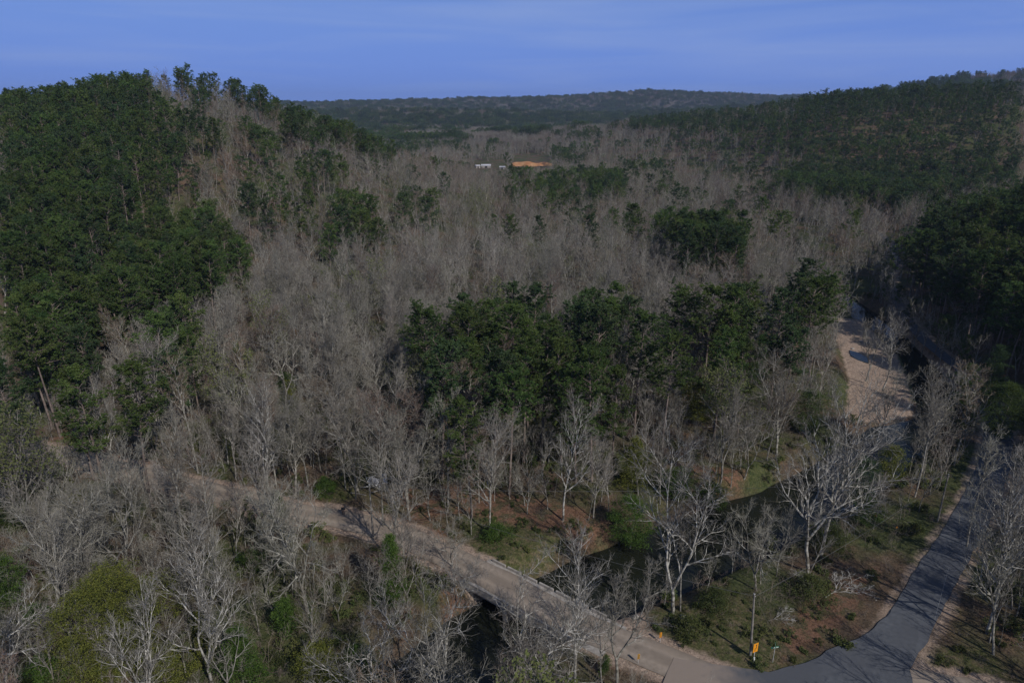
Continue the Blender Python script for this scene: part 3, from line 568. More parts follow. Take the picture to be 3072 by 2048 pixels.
# ------------------------------------------------------------------ hand placed trees
px = lambda u, v: ground(u, v, 0.0)
HERO = [(2425, 1718, syc[0], 'white', 1.28, 0.3, 'huge white-barked bare tree spreading over the creek bend'),
        (2462, 1672, syc[3], 'white', 1.3, 2.2, 'white-trunked bare tree right behind the huge spreading white tree'),
        (2018, 1835, syc[1], 'white', 1.22, 1.2, 'white-barked bare tree standing at the water edge left of the utility pole'),
        (2042, 1828, bare_near[2], 'bare', .8, .2, 'thin grey tree pressed against the white-barked tree at the water edge'),
        (2602, 1122, bare_near[1], 'bare', 1.0, .4, 'lone bare tree rising from the gravel bar beside the puddle'),
        (2652, 1150, syc[1], 'white', .95, 2.9, 'pale bare tree on the gravel bar, right of the puddle'),
        (2430, 1200, bare_near[7], 'bare', .9, .4, 'bushy grey bare tree on the left edge of the gravel bar'),
        (2770, 1420, bare_near[0], 'bare', .95, 1.4, 'narrow bare tree on the strip between creek and shaded road'),
        (2640, 1330, bare_near[3], 'bare', .8, 2.4, 'broad bare tree at the foot of the gravel bar'),
        (2300, 1380, bare_near[6], 'bare', .9, .9, 'reddish-brown bare tree behind the floating log'),
        (1330, 2120, syc[2], 'white', 1.0, .9, 'crooked white-barked tree at the bottom edge below the bridge abutment'),
        (1130, 2180, syc[0], 'white', .85, 4.0, 'sprawling pale crown at the bottom edge left of the bridge'),
        (1590, 2140, syc[2], 'white', .95, 2.6, 'crooked pale tree at the bottom edge under the bridge'),
        (1725, 2110, syc[3], 'white', .9, 5.2, 'straight white trunk in front of the right end of the bridge'),
        (1850, 2080, bare_near[7], 'bare', .9, 1.2, 'grey forked tree in front of the road just past the bridge'),
        (640, 2060, syc[0], 'white', .9, 1.9, 'crooked white tree at the bottom right of the olive evergreen'),
        (15, 2100, syc[2], 'white', .8, 3.3, 'pale tree with upswept limbs in the bottom left corner'),
        (480, 2200, syc[1], 'white', .85, 0.3, 'pale forked tree at the bottom edge below the olive evergreen'),
        (350, 1440, syc[3], 'white', .9, 2.2, 'pale tree with a straight trunk in front of the left road bend'),
        (820, 1500, syc[1], 'white', .95, 0.8, 'pale forked tree left of the bare patch of dirt road'),
        (1690, 1560, syc[3], 'white', .92, 4.1, 'pale open-crowned tree on the creek bank before the pines'),
        (1470, 1600, bare_near[3], 'bare', .95, 3.1, 'grey full-crowned tree on the red leaf litter before the pines'),
        (1230, 1560, bare_near[7], 'bare', 1.0, 1.1, 'tall forked tree rising from the red leaf litter behind the dirt road'),
        (1150, 1580, bare_near[0], 'bare', 1.0, 4.3, 'tall grey tree leaning over the pale scrap pile'),
        (2960, 1900, syc[3], 'white', 1.05, 1.0, 'tall pale tree at the right edge of the frame above the driveway'),
        (3010, 1750, syc[1], 'white', 1.1, 3.7, 'pale forked tree by the shaded road at the right edge'),
        (2900, 1640, bare_near[2], 'bare', 1.0, .5, 'dark slender tree right of the shaded road curve'),
        (1360, 1700, bare_near[5], 'bare', .55, .5, 'small crooked bare tree beside the dirt road just left of the bridge'),
        (1375, 1790, syc[2], 'white', .5, 2.5, 'small crooked pale tree below the dirt road left of the bridge')]
EVG = [(285,1550,13.5,12.5,'ball','cedar','big olive-green evergreen with a broad round crown at the lower left'),(905,1395,11,4.0,'cone','bush','narrow bright green cedar below the dirt road'),
 (1450,1222,8.5,7,'ball','bush','bright green bush hanging over the creek bank'),(1640,1135,4.2,5,'ball','bush','round green bush above the floating log'),(1555,1140,5.5,5.5,'ball','bush','green bush between the bank thicket and the round bush'),
 (1850,995,9,8,'ball','needles','dark green evergreen left of the gravel bar'),(820,1520,4.5,4.5,'low','bush','low bright green bush at the bottom centre-left'),(560,1575,8,5.5,'cone','bush','green cedar at the bottom edge right of the olive evergreen'),
 (660,1470,6,2.4,'column','bush','thin green cedar in the lower left wood'),(35,1225,6,5,'ball','needles','dark green evergreen at the left edge below the dirt road'),(2290,1010,12,9,'ball','needles','round dark evergreen by the shaded road at the right edge'),
 (2262,955,16,4.2,'column','needles_blue','tall columnar tree wrapped in vines beside the shaded road'),(1455,1125,10,5.5,'cone','cedar','soft olive-green cedar standing behind the bank thicket'),(110,1575,4,4,'low','bush','small bright bush in the bottom left corner'),
 (735,1570,8,5.5,'ball','cedar','ragged dark cedar at the bottom edge'),(380,1575,5,6,'low','cedar','low olive evergreen below the broad olive crown'),(1600,975,10,8,'ball','cedar','yellow-green evergreen right of the pine grove'),
 (1740,880,12,6,'cone','needles','cone-shaped evergreen above the creek right of the grove'),(655,905,5,5,'ball','needles','small dark evergreen alone in the grey wood'),(1285,1040,6,4,'ball','cedar','small olive evergreen under the pine grove'),
 (25,1390,7,4.5,'column','bush','green cedar at the left edge in the lower wood'),(2040,1100,8,4.5,'ball','cedar','green tree on the strip right of the blue water'),(1975,1130,9,6,'ball','needles_blue','dark evergreen standing by the blue water'),
 (1640,1400,3.2,5,'low','greenbrush','dark green thicket left of the utility pole'),(1580,1460,2.4,4,'low','greenbrush','low green thicket on the road verge'),(1900,1260,4,6,'low','greenbrush','dark thicket behind the fallen branches'),
 (1860,1370,3,6,'low','greenbrush','ivy mound under the huge white tree'),(470,1500,6,3,'cone','cedar','slim olive cedar right of the olive evergreen'),(1985,1210,5,4,'ball','needles','dark shrub on the near side of the blue water'),
 (748,1135,3,3.5,'low','bush','small green bush above the dirt road'),(130,1100,5,4,'cone','needles','small cedar just below the left bend'),(1140,1240,2.5,5,'low','bush','low green bush on the grassy bank above the bridge'),
 (640,1190,4.6,3,'cone','bush','little green cedar on the near side of the dirt road')]
placed = []
for u, v, k, nm, sc, rz, lab in HERO:
    X, Y = px(u, v); Z = float(height(X, Y)); placed.append((X, Y))
    if Z < -1.5: Z = -1.5
    tag(k.tree('white_barked_tree' if nm == 'white' else 'bare_tree', (X, Y, Z), rz, sc), lab, 'tree', 'bare trees near the creek and roads')
for i, (u, v, H, Wd, f, m, lab) in enumerate(EVG):
    X, Y = gd(u, v); Z = float(height(X, Y)); placed.append((X, Y))
    big = H * Wd; t, c, l = leafy(300 + i, H, Wd, f, int(min(34000, 1800 + big * 200)), .22)
    low = f == 'low'; mk = Kind(f, t, c, l, M['bark'], M['twig'], M[m], H)
    tag(mk.tree('shrub' if low else 'evergreen_tree', (X, Y, max(Z, -2.6)), i * 1.3, 1), lab, 'shrub' if low else 'tree', 'green shrubs' if low else 'evergreen trees')
placed = np.array(placed)

# ------------------------------------------------------------------ the woods
x1, y1 = candidates(38, 260, 5.0); x2, y2 = candidates(260, 560, 5.6); x3, y3 = candidates(560, 1050, 8.0)
x = np.concatenate([x1, x2, x3]); y = np.concatenate([y1, y2, y3])
ok = clear(x, y) & ~inpoly(x, y, APRON); x, y = x[ok], y[ok]
dmin = np.min(np.hypot(x[:, None] - placed[:, 0], y[:, None] - placed[:, 1]), 1); x, y = x[dmin > 3.2], y[dmin > 3.2]
isP, z, u, v = classify(x, y, 24); isP &= ~((x > 10) & (x < 100) & (y < 105) & (y > 40))
isP &= ~((y < 92) & (x < 40))
Ht = np.where(isP, rng.uniform(.78, 1.12, len(x)) * np.where(np.hypot(x, y) > 300, .88, 1), rng.uniform(.66, 1.18, len(x))); top = np.where(isP, 25, 17.8) * Ht
keep = np.ones(len(x), bool)
KP = [(q, 330 if i > 1 else 1500) for i, q in enumerate(KEEP)]
for (u_, v_, H_, W_, f_, m_, l_) in EVG:
    X_, Y_ = gd(u_, v_); zz = float(height(X_, Y_)); a_ = proj(X_, Y_, zz + H_); b_ = proj(X_, Y_, zz + H_ * .25); w_ = 1568 * W_ / a_[2] * .42
    KP.append(([(a_[0] - w_, a_[1]), (a_[0] + w_, a_[1]), (b_[0] + w_, b_[1]), (b_[0] - w_, b_[1])], math.hypot(X_, Y_) + .5))
for (u_, v_) in [(2425,1718),(2018,1835)]: KP.append(([(u_/1.306-75, v_/1.306-300), (u_/1.306+75, v_/1.306-300), (u_/1.306+45, v_/1.306-5), (u_/1.306-45, v_/1.306-5)], math.hypot(*px(u_, v_)) - 1))
KP.append(([(742, 1105), (834, 1105), (834, 1205), (742, 1205)], 98))
Dk = np.hypot(x, y)
for hh, lo_ in ((.12, 0), (.45, 0), (.7, 0), (.97, 0), (.65, -2.2), (.65, 2.2)):
    uu, vv, _ = proj(x + lo_, y, z + top * hh)
    for qi, (q, dm) in enumerate(KP):
        if lo_ and qi in (3, 9, 11): continue
        if True: keep &= ~(inpoly(uu, vv, q) & (Dk < dm))
nearsh = (x > 8) & (x < 75) & (y > 55) & (y < 100) & (rng.random(len(x)) < .45)          # the open verge
nearsh |= (y < 56) & (np.abs(x) < 34) & (rng.random(len(x)) < .45)
thin = isP & (np.hypot(x, y) < 560) & (rng.random(len(x)) < np.where(y < 170, .36, .12)) | (~isP & (rng.random(len(x)) < .22 + .5 * (wav(x, y, 26, 61) > .28)))
uu, vv, dd = proj(x, y, z + top); inn = (uu > -60) & (uu < 2420) & (vv < 1640)
keep &= ~nearsh & ~thin & inn & visible(x, y, z + top)
x, y, z, isP, Ht, top, dd = [a[keep] for a in (x, y, z, isP, Ht, top, dd)]
D = np.hypot(x, y); size = top / dd
# hillside woods outside the frame that shade the road and creek
sx, sy = np.meshgrid(np.arange(60, 260, 6.5), np.arange(-40, 200, 6.5)); sx = sx.ravel() + rng.uniform(-2.5, 2.5, sx.size); sy = sy.ravel() + rng.uniform(-2.5, 2.5, sy.size)
us, vs, _ = proj(sx, sy, 15); q = clear(sx, sy, 1) & ((us > 2420) | (sy < 30)) & (sx > 62 + .15 * np.abs(sy - 60)); sx, sy = sx[q], sy[q]
cx_, cy_ = np.meshgrid(np.arange(-2400, 2600, 21), np.arange(900, 3700, 21)); cx_ = cx_.ravel() + rng.uniform(-8, 8, cx_.size); cy_ = cy_.ravel() + rng.uniform(-8, 8, cy_.size)
q = (np.abs(cx_) < cy_ * .80) & (np.hypot(cx_, cy_) > 1040); cx_, cy_ = cx_[q], cy_[q]; cz_ = height(cx_, cy_)
q = visible(cx_, cy_, cz_ + 16); cx_, cy_ = cx_[q], cy_[q]; cP_, cz_, _, _ = classify(cx_, cy_, 18)

BR, PR = np.where(~isP)[0], np.where(isP)[0]
selB = BR[np.argsort(-size[BR])][:300 - len(HERO)]; selP = PR[np.argsort(-size[PR])][:298]
LM = [('the narrow bridge',1230,1350),('the orange road sign',1718,1470),('the utility pole by the verge',1705,1400),('the green street sign',1769,1495),('the road fork',1850,1520),('the fallen branches',1950,1330),
 ('the huge white-barked tree',1857,1310),('the floating log',1670,1120),('the hanging green bush',1450,1200),('the round creek bush',1640,1120),('the gravel bar puddle',1975,820),('the top of the gravel bar',1940,740),
 ('the foot of the gravel bar',2040,960),('the far bend of the paved road',2050,560),('the vine-wrapped columnar tree',2262,950),('the round evergreen at the right edge',2290,1000),('the pole beside the shaded road',2155,1190),
 ('the left bend of the dirt road',90,1040),('the red clearing',230,1060),('the olive evergreen',255,1500),('the narrow bright cedar',905,1390),('the person on the dirt road',788,1180),('the scrap pile',860,1110),
 ('the grassy bank',1250,1260),('the pine grove',1220,900),('the left tip of the pine grove',970,950),('the right tip of the pine grove',1490,960),('the small evergreen in the grey wood',655,905),
 ('the bare patch of dirt road',570,1150),('the driveway',2200,1520),('the low bush at the bottom',820,1500),('the green cedar at the bottom',560,1540),('the bottom left corner',40,1540),('the yellow-green tree',890,760),
 ('the left flank of the hill',60,900),('the foot of the pine hill',340,900),('the lone pines on the slope',400,740),('the hill saddle',820,480),('the green haze tree in the valley',1095,640),('the three valley pines',1640,520),
 ('the blue water',1950,1080),('the left edge of the frame',10,1150),('the lower left wood',420,1300),('the middle of the grey slope',640,640),('the dark hollow left of the grove',840,960),('the bridge abutment',1140,1360),
 ('the hazard marker',1490,1470),('the dark pine wall at the right',2280,720),('the right edge of the paved road',2290,1200),('the hill crest',380,180),('the pine hillside',200,480),('the orange-budded tree on the pine hillside',190,360),('the upper left of the pine hillside',100,280),('the lower flank of the pine hillside',130,640),('the edge of the pine hillside',400,500),('the far right hill',2100,300),('the near spur of the right hill',1900,400),('the dark slope at the right edge',2320,560)]
ORD = ['nearest', 'second', 'third', 'fourth', 'fifth', 'sixth', 'seventh', 'eighth', 'ninth', 'tenth', 'eleventh', 'twelfth', 'thirteenth', 'fourteenth', 'fifteenth', 'sixteenth', 'seventeenth', 'eighteenth', 'nineteenth', 'twentieth']
for tens in ('twenty', 'thirty', 'forty', 'fifty'): ORD += [tens + '-' + q for q in ('first', 'second', 'third', 'fourth', 'fifth', 'sixth', 'seventh', 'eighth', 'ninth')]
LOOK = {'upright': 'straight', 'forked': 'forked', 'slender': 'slender', 'leaning': 'leaning', 'crooked': 'crooked', 'budding': 'pale green'}
PLOOK = {'round': 'round-topped dark', 'long': 'tall deep-crowned', 'flat': 'flat-topped high-crowned'}
def individuals(sel, kinds, nm, word, looks, tiers):
    rows = []
    for n, i in enumerate(sel):
        r_ = rng.integers(100); k = int(rng.integers(len(kinds)))
        if word == 'bare tree' and k == 8 and rng.random() < .6: k = 0
        kk = kinds[k]; bu, bv, _ = proj(x[i], y[i], z[i] + top[i] * .5)
        L_ = min(range(len(LM)), key=lambda q: (LM[q][1] - bu) ** 2 + (LM[q][2] - bv) ** 2); dx, dy = bu - LM[L_][1], bv - LM[L_][2]
        rel = ('left of' if dx < 0 else 'right of') if abs(dx) > abs(dy) else ('behind' if dy < 0 else 'in front of')
        rows.append((L_, rel, math.hypot(dx, dy), i, kk, looks.get(kk.name, 'grey')))
    rows.sort(key=lambda t: t[:3]); cnt = {}
    for L_, rel, dd_, i, kk, look in rows:
        c = cnt.get((L_, rel), 0); cnt[(L_, rel)] = c + 1
        red = ' red-tinged' if kk.crown.materials[1].name.startswith('red') else ''
        lab = '%s%s %s, %s %s %s' % (look, red, word, ORD[c], rel, LM[L_][0])
        e = kk.tree(nm, (x[i], y[i], z[i]), rng.uniform(0, 6.28), Ht[i] * (17.8 if word == 'bare tree' else 25) / kk.H)
        tag(e, lab, 'tree' if word == 'bare tree' else 'pine', 'bare trees of the valley wood' if word == 'bare tree' else 'pines of the hillsides and the grove')
individuals(selB, bare_near, 'bare_tree', 'bare tree', LOOK, None)
individuals(selP, pine_near, 'pine_tree', 'pine', PLOOK, None)
rest = np.ones(len(x), bool); rest[selB] = False; rest[selP] = False
lod = np.where(D < 280, 1, np.where(D < 600, 2, 3))
def mass(name, isp, tab, extra, label, cat, cl, budk):
    P_, S_, I_ = [], [], []; off = {}; meshes = []
    for l in (1, 2, 3, 4): off[l] = len(meshes); meshes += tab[l]
    for l in (1, 2, 3):
        m = rest & (isP == isp) & (lod == l); n = m.sum(); k = rng.integers(len(tab[l]), size=n)
        if budk and l < 3:
            k = np.where((k == len(tab[l]) - 1) & (rng.random(n) < .7), 0, k); gb = np.hypot(*(np.stack(proj(x[m], y[m], z[m] + 9)[:2]) - np.array([[885], [780]]))) < 45; k = np.where(gb, len(tab[l]) - 1, k)
            gb = np.hypot(*(np.stack(proj(x[m], y[m], z[m] + 9)[:2]) - np.array([[1095], [480]]))) < 30; k = np.where(gb, len(tab[l]) - 1, k)
        P_.append(np.stack([x[m], y[m], z[m]], 1)); S_.append(Ht[m]); I_.append(k + off[l])
    if extra is not None: P_.append(extra); S_.append(np.where(np.arange(len(extra)) < len(extra) - (len(exp_) if isp else 0), rng.uniform(.85, 1.1, len(extra)), .5)); I_.append(rng.integers(len(tab[1]), size=len(extra)) + off[1])
    if not isp: P_.append(sapl[0]); S_.append(sapl[1]); I_.append(rng.integers(len(tab[1]) - 1, size=len(sapl[1])) + off[1])
    m = cP_ == isp; P_.append(np.stack([cx_[m], cy_[m], cz_[m]], 1)); S_.append(rng.uniform(.8, 1.15, m.sum())); I_.append(rng.integers(len(tab[4]), size=m.sum()) + off[4])
    P_, S_, I_ = np.concatenate(P_), np.concatenate(S_), np.concatenate(I_)
    print(name, len(P_)); scatter(name, P_, rng.uniform(0, 6.28, len(P_)), S_, I_, meshes, label, cat)
q = ~((sy > 95) & (sx < 119)); sx, sy = sx[q], sy[q]; far_sh = np.stack([sx, sy, height(sx, sy)], 1); ps = (sx > 95) | (sy > 110)
road_sh = np.array([(51,47),(55,51.5),(60,50),(64,57),(70,60),(73,66),(79,70),(84,78),(66,53),(90,84),(86,73)], float); road_sh = np.stack([road_sh[:, 0], road_sh[:, 1], height(road_sh[:, 0], road_sh[:, 1])], 1)
qx, qy = candidates(38, 175, 2.9); q = clear(qx, qy) & (rng.random(len(qx)) < .55 + .4 * wav(qx, qy, 18, 91)); qx, qy = qx[q], qy[q]; qz = height(qx, qy); ht = rng.uniform(.28, .62, len(qx)); q = np.ones(len(qx), bool)
for hh in (.1, .6, 1.0):
    uu, vv, _ = proj(qx, qy, qz + 17 * ht * hh)
    for qi, (pq, dm) in enumerate(KP):
        if qi >= 2 and qi != 9: q &= ~(inpoly(uu, vv, pq) & (np.hypot(qx, qy) < dm - 3))
q &= soft(GRASS, qx, qy, 3) < .4; qx, qy, qz, ht = qx[q], qy[q], qz[q], ht[q]; print('saplings', len(qx))
st_ = np.array([(108.5,150),(111,160),(112.2,170),(112.9,180),(114.9,190),(117,198),(119.4,206),(121.8,214),(124.6,222),(127.6,230),(131,238),(135,248),(140,258),(146,268),(154,280)], float); tt_ = np.linspace(0, 13.99, 34); i_ = tt_.astype(int); f_ = (tt_ - i_)[:, None]
ex_ = st_[i_] * (1 - f_) + st_[i_ + 1] * f_ + rng.uniform(-.9, .9, (34, 2)); exp_ = ex_[1::4]; ex_ = np.delete(ex_, np.s_[1::4], 0); exz = height(ex_[:, 0], ex_[:, 1])
sapl = (np.concatenate([np.stack([qx, qy, qz], 1), np.stack([ex_[:, 0], ex_[:, 1], np.maximum(exz, -2)], 1)]), np.concatenate([ht, np.tile([.7, .85, .6], 12)[:len(ex_)]]))
mass('bare_woodland', False, bl, np.concatenate([far_sh[~ps], road_sh]), 'grey-brown leafless forest filling the valley and lower slopes', 'forest', 4, True)
EXS = rng.uniform(.38, .55, len(exp_))
mass('pine_woodland', True, pl, np.concatenate([far_sh[ps], np.stack([exp_[:, 0], exp_[:, 1], np.maximum(height(exp_[:, 0], exp_[:, 1]), -1.5)], 1)]), 'dark green pine forest covering the hills', 'forest', 4, False)
# undergrowth
br_ = []
for i in range(5): p_, _ = shrub(400 + i, [1.4, 2.2, 3.4, 4.6, 1.8][i], False, [6, 7, 6, 5, 8][i]); br_.append(mesh_np('brush', *p_, (M['brush'],)))
for i in range(3):
    p_, l_ = shrub(420 + i, [1.0, 1.8, 2.8][i], True); v_, f_ = merge([p_, l_]); br_.append(mesh_np('brush', v_, f_, (M['brush'], M['greenbrush']), np.concatenate([np.zeros(len(p_[1])), np.ones(len(l_[1]))])))
for i, (h_, w_, f_, mm_) in enumerate(((4.5, 2.4, 'cone', 'cedar'), (3.2, 3.4, 'ball', 'bush'), (6, 3.0, 'column', 'cedar'), (5, 2.6, 'cone', 'needles'))):
    t_, c_, l_ = leafy(440 + i, h_, w_, f_, 2600, .24); v_, f2_, fm_, ms_ = crown_parts(c_, l_, M['bark'], M['twig'], M[mm_]); br_.append(mesh_np('brush', v_, f2_, ms_, fm_))
ux1, uy1 = candidates(38, 150, 1.75); ux2, uy2 = candidates(150, 420, 4.5); ux = np.concatenate([ux1, ux2]); uy = np.concatenate([uy1, uy2])
dirtd = polydist(ux, uy, DIRT)[0]; ok = ~inpoly(ux, uy, APRON) & (polydist(ux, uy, ASPH)[0] > 4.3) & (dirtd > 3.6) & (polydist(ux, uy, SPUR)[0] > 4)
Cc = np.array(CREEK); dC, tC, _ = polydist(ux, uy, CREEK); wc = Cc[np.clip(tC.astype(int), 0, len(Cc) - 2), 2]; ok &= (dC > wc + .8) & ~inpoly(ux, uy, BAR)
uz = height(ux, uy); pu_, pv_, _ = proj(ux, uy, uz); ok &= (pu_ > -40) & (pu_ < 2400) & (pv_ < 1650)
opn = soft(GRASS, ux, uy, 3) > .3; cly = soft(CLAY, ux, uy, 3) > .3; dn = wav(ux, uy, 14, 50); rr_ = rng.random(len(ux))
ok &= np.where(opn, rr_ < .9, np.where(cly, rr_ < .42, rr_ < .42 + .35 * dn)); ux, uy, uz, opn, cly, dn = [a[ok] for a in (ux, uy, uz, opn, cly, dn)]
ok = visible(ux, uy, uz + 2); ux, uy, uz, opn, cly, dn = [a[ok] for a in (ux, uy, uz, opn, cly, dn)]
g_ = rng.random(len(ux)); gz = wav(ux, uy, 26, 66)
ix = np.where(opn, np.where(g_ < .5, rng.choice([5, 6, 5], len(ux)), rng.choice([0, 4], len(ux))), np.where(g_ < .36 + .35 * gz, rng.choice([5, 6, 7], len(ux)), rng.choice([0, 1, 2, 3, 4, 2], len(ux))))
e_ = ~opn & ~cly & (rng.random(len(ux)) < .010 + .05 * (gz > .22)); ix = np.where(e_, rng.integers(8, 12, len(ux)), ix); print('undergrowth', len(ux))
scatter('undergrowth', np.stack([ux, uy, uz], 1), rng.uniform(0, 6.28, len(ux)), np.where(opn, .62, np.where(cly, .55, 1)) * rng.uniform(.55, 1.15, len(ux)), ix, br_, 'dry brush and low green growth between the trees', 'undergrowth')

# ------------------------------------------------------------------ built things
M['concrete'] = mat('weathered_concrete', (.27, .245, .215), (.40, .365, .33), 1.2, detail=8)
M['wood'] = mat('weathered_wood', (.17, .155, .14), (.28, .26, .235), 1.5)
M['metal'] = mat('galvanised_metal', (.42, .42, .42), (.55, .55, .55), 2, rough=.5)
M['orange'] = mat('orange_sheeting', (.80, .30, .02), (.85, .36, .03), 3, rough=.5)
M['yellow'] = mat('yellow_sheeting', (.50, .26, .04), (.56, .31, .06), 3, rough=.5)
M['black'] = mat('black_paint', (.02, .02, .02)); M['signgreen'] = mat('green_sheeting', (.0, .16, .09), rough=.5); M['white'] = mat('white_lettering', (.75, .78, .75), rough=.5)
M['palesheet'] = mat('pale_sheet_metal', (.42, .41, .43), (.60, .59, .61), 1.2, rough=.6)
M['wire'] = mat('cable', (.13, .13, .13), rough=.6)
def boxm(parts):
    """boxes (centre, size, yaw, tilt) as one mesh with slightly bevelled corners"""
    import bmesh
    from mathutils import Matrix, Euler
    bm = bmesh.new()
    for c, sz, *r_ in parts:
        yaw = r_[0] if r_ else 0; tilt = r_[1] if len(r_) > 1 else 0; roll = r_[2] if len(r_) > 2 else 0
        mt_ = Matrix.Translation(c) @ Euler((tilt, roll, yaw)).to_matrix().to_4x4() @ Matrix.Diagonal((*sz, 1))
        bmesh.ops.create_cube(bm, size=1, matrix=mt_)
    bmesh.ops.bevel(bm, geom=bm.edges[:], offset=min(.02, min(min(p[1]) for p in parts) * .2), segments=1, affect='EDGES')
    me = bpy.data.meshes.new('part'); bm.to_mesh(me); bm.free(); return me
def part(name, me, m, parent=None):
    me.name = name; me.materials.append(m) if not me.materials else None; return link(name, me, parent)
def tube1(pts, r0, r1=None, sides=8):
    v, f = tubes(np.array([pts], float), np.array([r0]), np.array([r0 if r1 is None else r1]), sides); return mesh_np('tube', v, f, (), smooth=True)
# bridge: local x runs along the deck
A_, B_ = np.array([-5.2, 81.4]), np.array([12.6, 67.5]); mid = (A_ + B_) / 2; Lb = float(np.hypot(*(B_ - A_))); yaw = math.atan2(B_[1] - A_[1], B_[0] - A_[0])
br = empty('bridge', (mid[0], mid[1], 0), yaw); tag(br, 'narrow one-lane concrete bridge with broken kerb blocks carrying the dirt road over the creek', 'bridge')
part('deck', boxm([((0, 0, -.27), (Lb, 6.3, .66))]), M['concrete'], br)
part('girder', boxm([((0, s_ * 2.6, -.85), (Lb - .6, .5, .5)) for s_ in (-1, 0, 1)]), M['concrete'], br)
cs_, gaps = 2.35, .42
for s_ in (-1, 1):
    n_ = int((Lb - .6) / (cs_ + gaps))
    for k in range(n_): part('kerb_block', boxm([((-Lb / 2 + .5 + (k + .5) * (cs_ + gaps), s_ * 3.02, .26), (cs_, .24, .40))]), M['concrete'], br)
for xx_ in (-Lb / 6, Lb / 6): part('pier', boxm([((xx_, 0, -2.7), (.7, 5.6, 4.1)), ((xx_, 0, -.98), (.95, 6.0, .3))]), M['concrete'], br)
for s_ in (-1, 1): part('abutment', boxm([((s_ * (Lb / 2 + .35), 0, -2.2), (.9, 6.4, 4.1)), ((s_ * (Lb / 2 + 1.0), -4.0, -1.9), (.4, 2.8, 3.2), -s_ * .9), ((s_ * (Lb / 2 + 1.0), 4.0, -1.9), (.4, 2.8, 3.2), s_ * .9)]), M['concrete'], br)
# utility poles and their wires
def pole(X, Y, H, lab, lean=0.0):
    e = empty('utility_pole', (X, Y, float(height(X, Y)))); tag(e, lab, 'utility pole', 'utility poles')
    part('shaft', tube1([(0, 0, -.3), (lean * .5, 0, H * .5), (lean, 0, H)], .16, .10, 10), M['wood'], e)
    part('cap', tube1([(lean, 0, H), (lean, 0, H + .05), (lean, 0, H + .10)], .115, .09, 10), M['metal'], e)
    part('insulator', tube1([(lean, 0, H - .35), (lean + .14, 0, H - .35), (lean + .2, 0, H - .3)], .05, .03, 6), M['metal'], e)
    return Vector((X + lean + .15, Y, float(height(X, Y)) + H - .33))
pA = ground(2251, 1968); pB = ground(2812, 1566); pC = ground(1120, 1612)
tA = pole(*pA, 9.0, 'leaning wooden utility pole on the grassy verge beside the orange road sign', -.55)
tB = pole(*pB, 8.6, 'dark wooden utility pole left of the shaded road')
tC = pole(*pC, 9.2, 'wooden utility pole at the edge of the dirt road below the scrap pile')
def wire(a, b, sag, lab):
    pts = [(a.x + (b.x - a.x) * t, a.y + (b.y - a.y) * t, a.z + (b.z - a.z) * t - 4 * sag * t * (1 - t)) for t in np.linspace(0, 1, 25)]
    o = link('power_line', mesh_np('power_line', *tubes(np.array([pts]), np.array([.018]), np.array([.018]), 5), (M['wire'],), smooth=True)); tag(o, lab, 'power line', 'power lines')
wire(tA, tC, 1.1, 'thin power line from the leaning verge pole over the bridge'); wire(tB, tC, 1.6, 'thin power line crossing the creek in front of the pine grove'); wire(tB, tA, .8, 'thin power line between the dark pole and the leaning verge pole')
gw = link('guy_wire', tube1([tA, (tA.x + 2.2, tA.y + .3, 4.4), (tA.x + 4.4, tA.y + .6, 0)], .012, .012, 5)); gw.data.materials.append(M['wire']); tag(gw, 'thin stay wire slanting down right of the leaning verge pole', 'stay wire')
gw2p = ground(2803, 1860); gw2 = link('guy_wire', tube1([(gw2p[0], gw2p[1], 0), (gw2p[0] + .1, gw2p[1], 4), (gw2p[0] + .2, gw2p[1], 8.3)], .016, .014, 6)); gw2.data.materials.append(M['metal']); tag(gw2, 'thin pale mast standing on the right side of the paved road', 'mast')
# orange curve sign, post with white foot
sx_, sy_ = ground(2249, 1972); e = empty('road_sign', (sx_ + .25, sy_ - .55, float(height(sx_, sy_))), R(24)); tag(e, 'orange rectangular road sign with a zigzag mark in front of the leaning utility pole', 'sign')
part('post', boxm([((0, 0, 1.2), (.09, .06, 2.6))]), M['metal'], e); pn = part('panel', boxm([((0, -.06, 2.05), (.72, .03, 1.25))]), M['orange'], e)
part('arrow_mark', boxm([((-.08, -.085, 1.75), (.07, .012, .35)), ((.0, -.085, 1.97), (.26, .012, .07), 0, 0, -.5), ((.08, -.085, 2.2), (.07, .012, .35)), ((.08, -.085, 2.43), (.22, .012, .06), 0, 0, .7), ((.08, -.087, 2.43), (.22, .012, .06), 0, 0, -.7)]), M['black'], e)
part('foot', boxm([((.02, -.05, .28), (.2, .12, .6))]), M['white'], e)
sx_, sy_ = ground(2318, 1985); e = empty('street_sign', (sx_, sy_, float(height(sx_, sy_))), R(6)); tag(e, 'green street name sign with two blades at the road fork', 'sign')
part('post', tube1([(0, 0, -.2), (0, 0, 1.2), (0, 0, 2.35)], .035, .035), M['metal'], e)
for k, (ang, zz_) in enumerate(((.05, 2.2), (1.2, 2.48))):
    bl_ = part('blade', boxm([((0, -.02 if k == 0 else 0, zz_), (.95, .03, .24), ang)]), M['signgreen'], e)
    part('lettering', boxm([((q * math.cos(ang) + .022 * math.sin(ang), -.02 - .022 * math.cos(ang) + q * math.sin(ang), zz_), (w_, .012, .12), ang) for q, w_ in ((-.33, .12), (-.17, .1), (-.02, .13), (.2, .1), (.34, .12))]), M['white'], bl_)
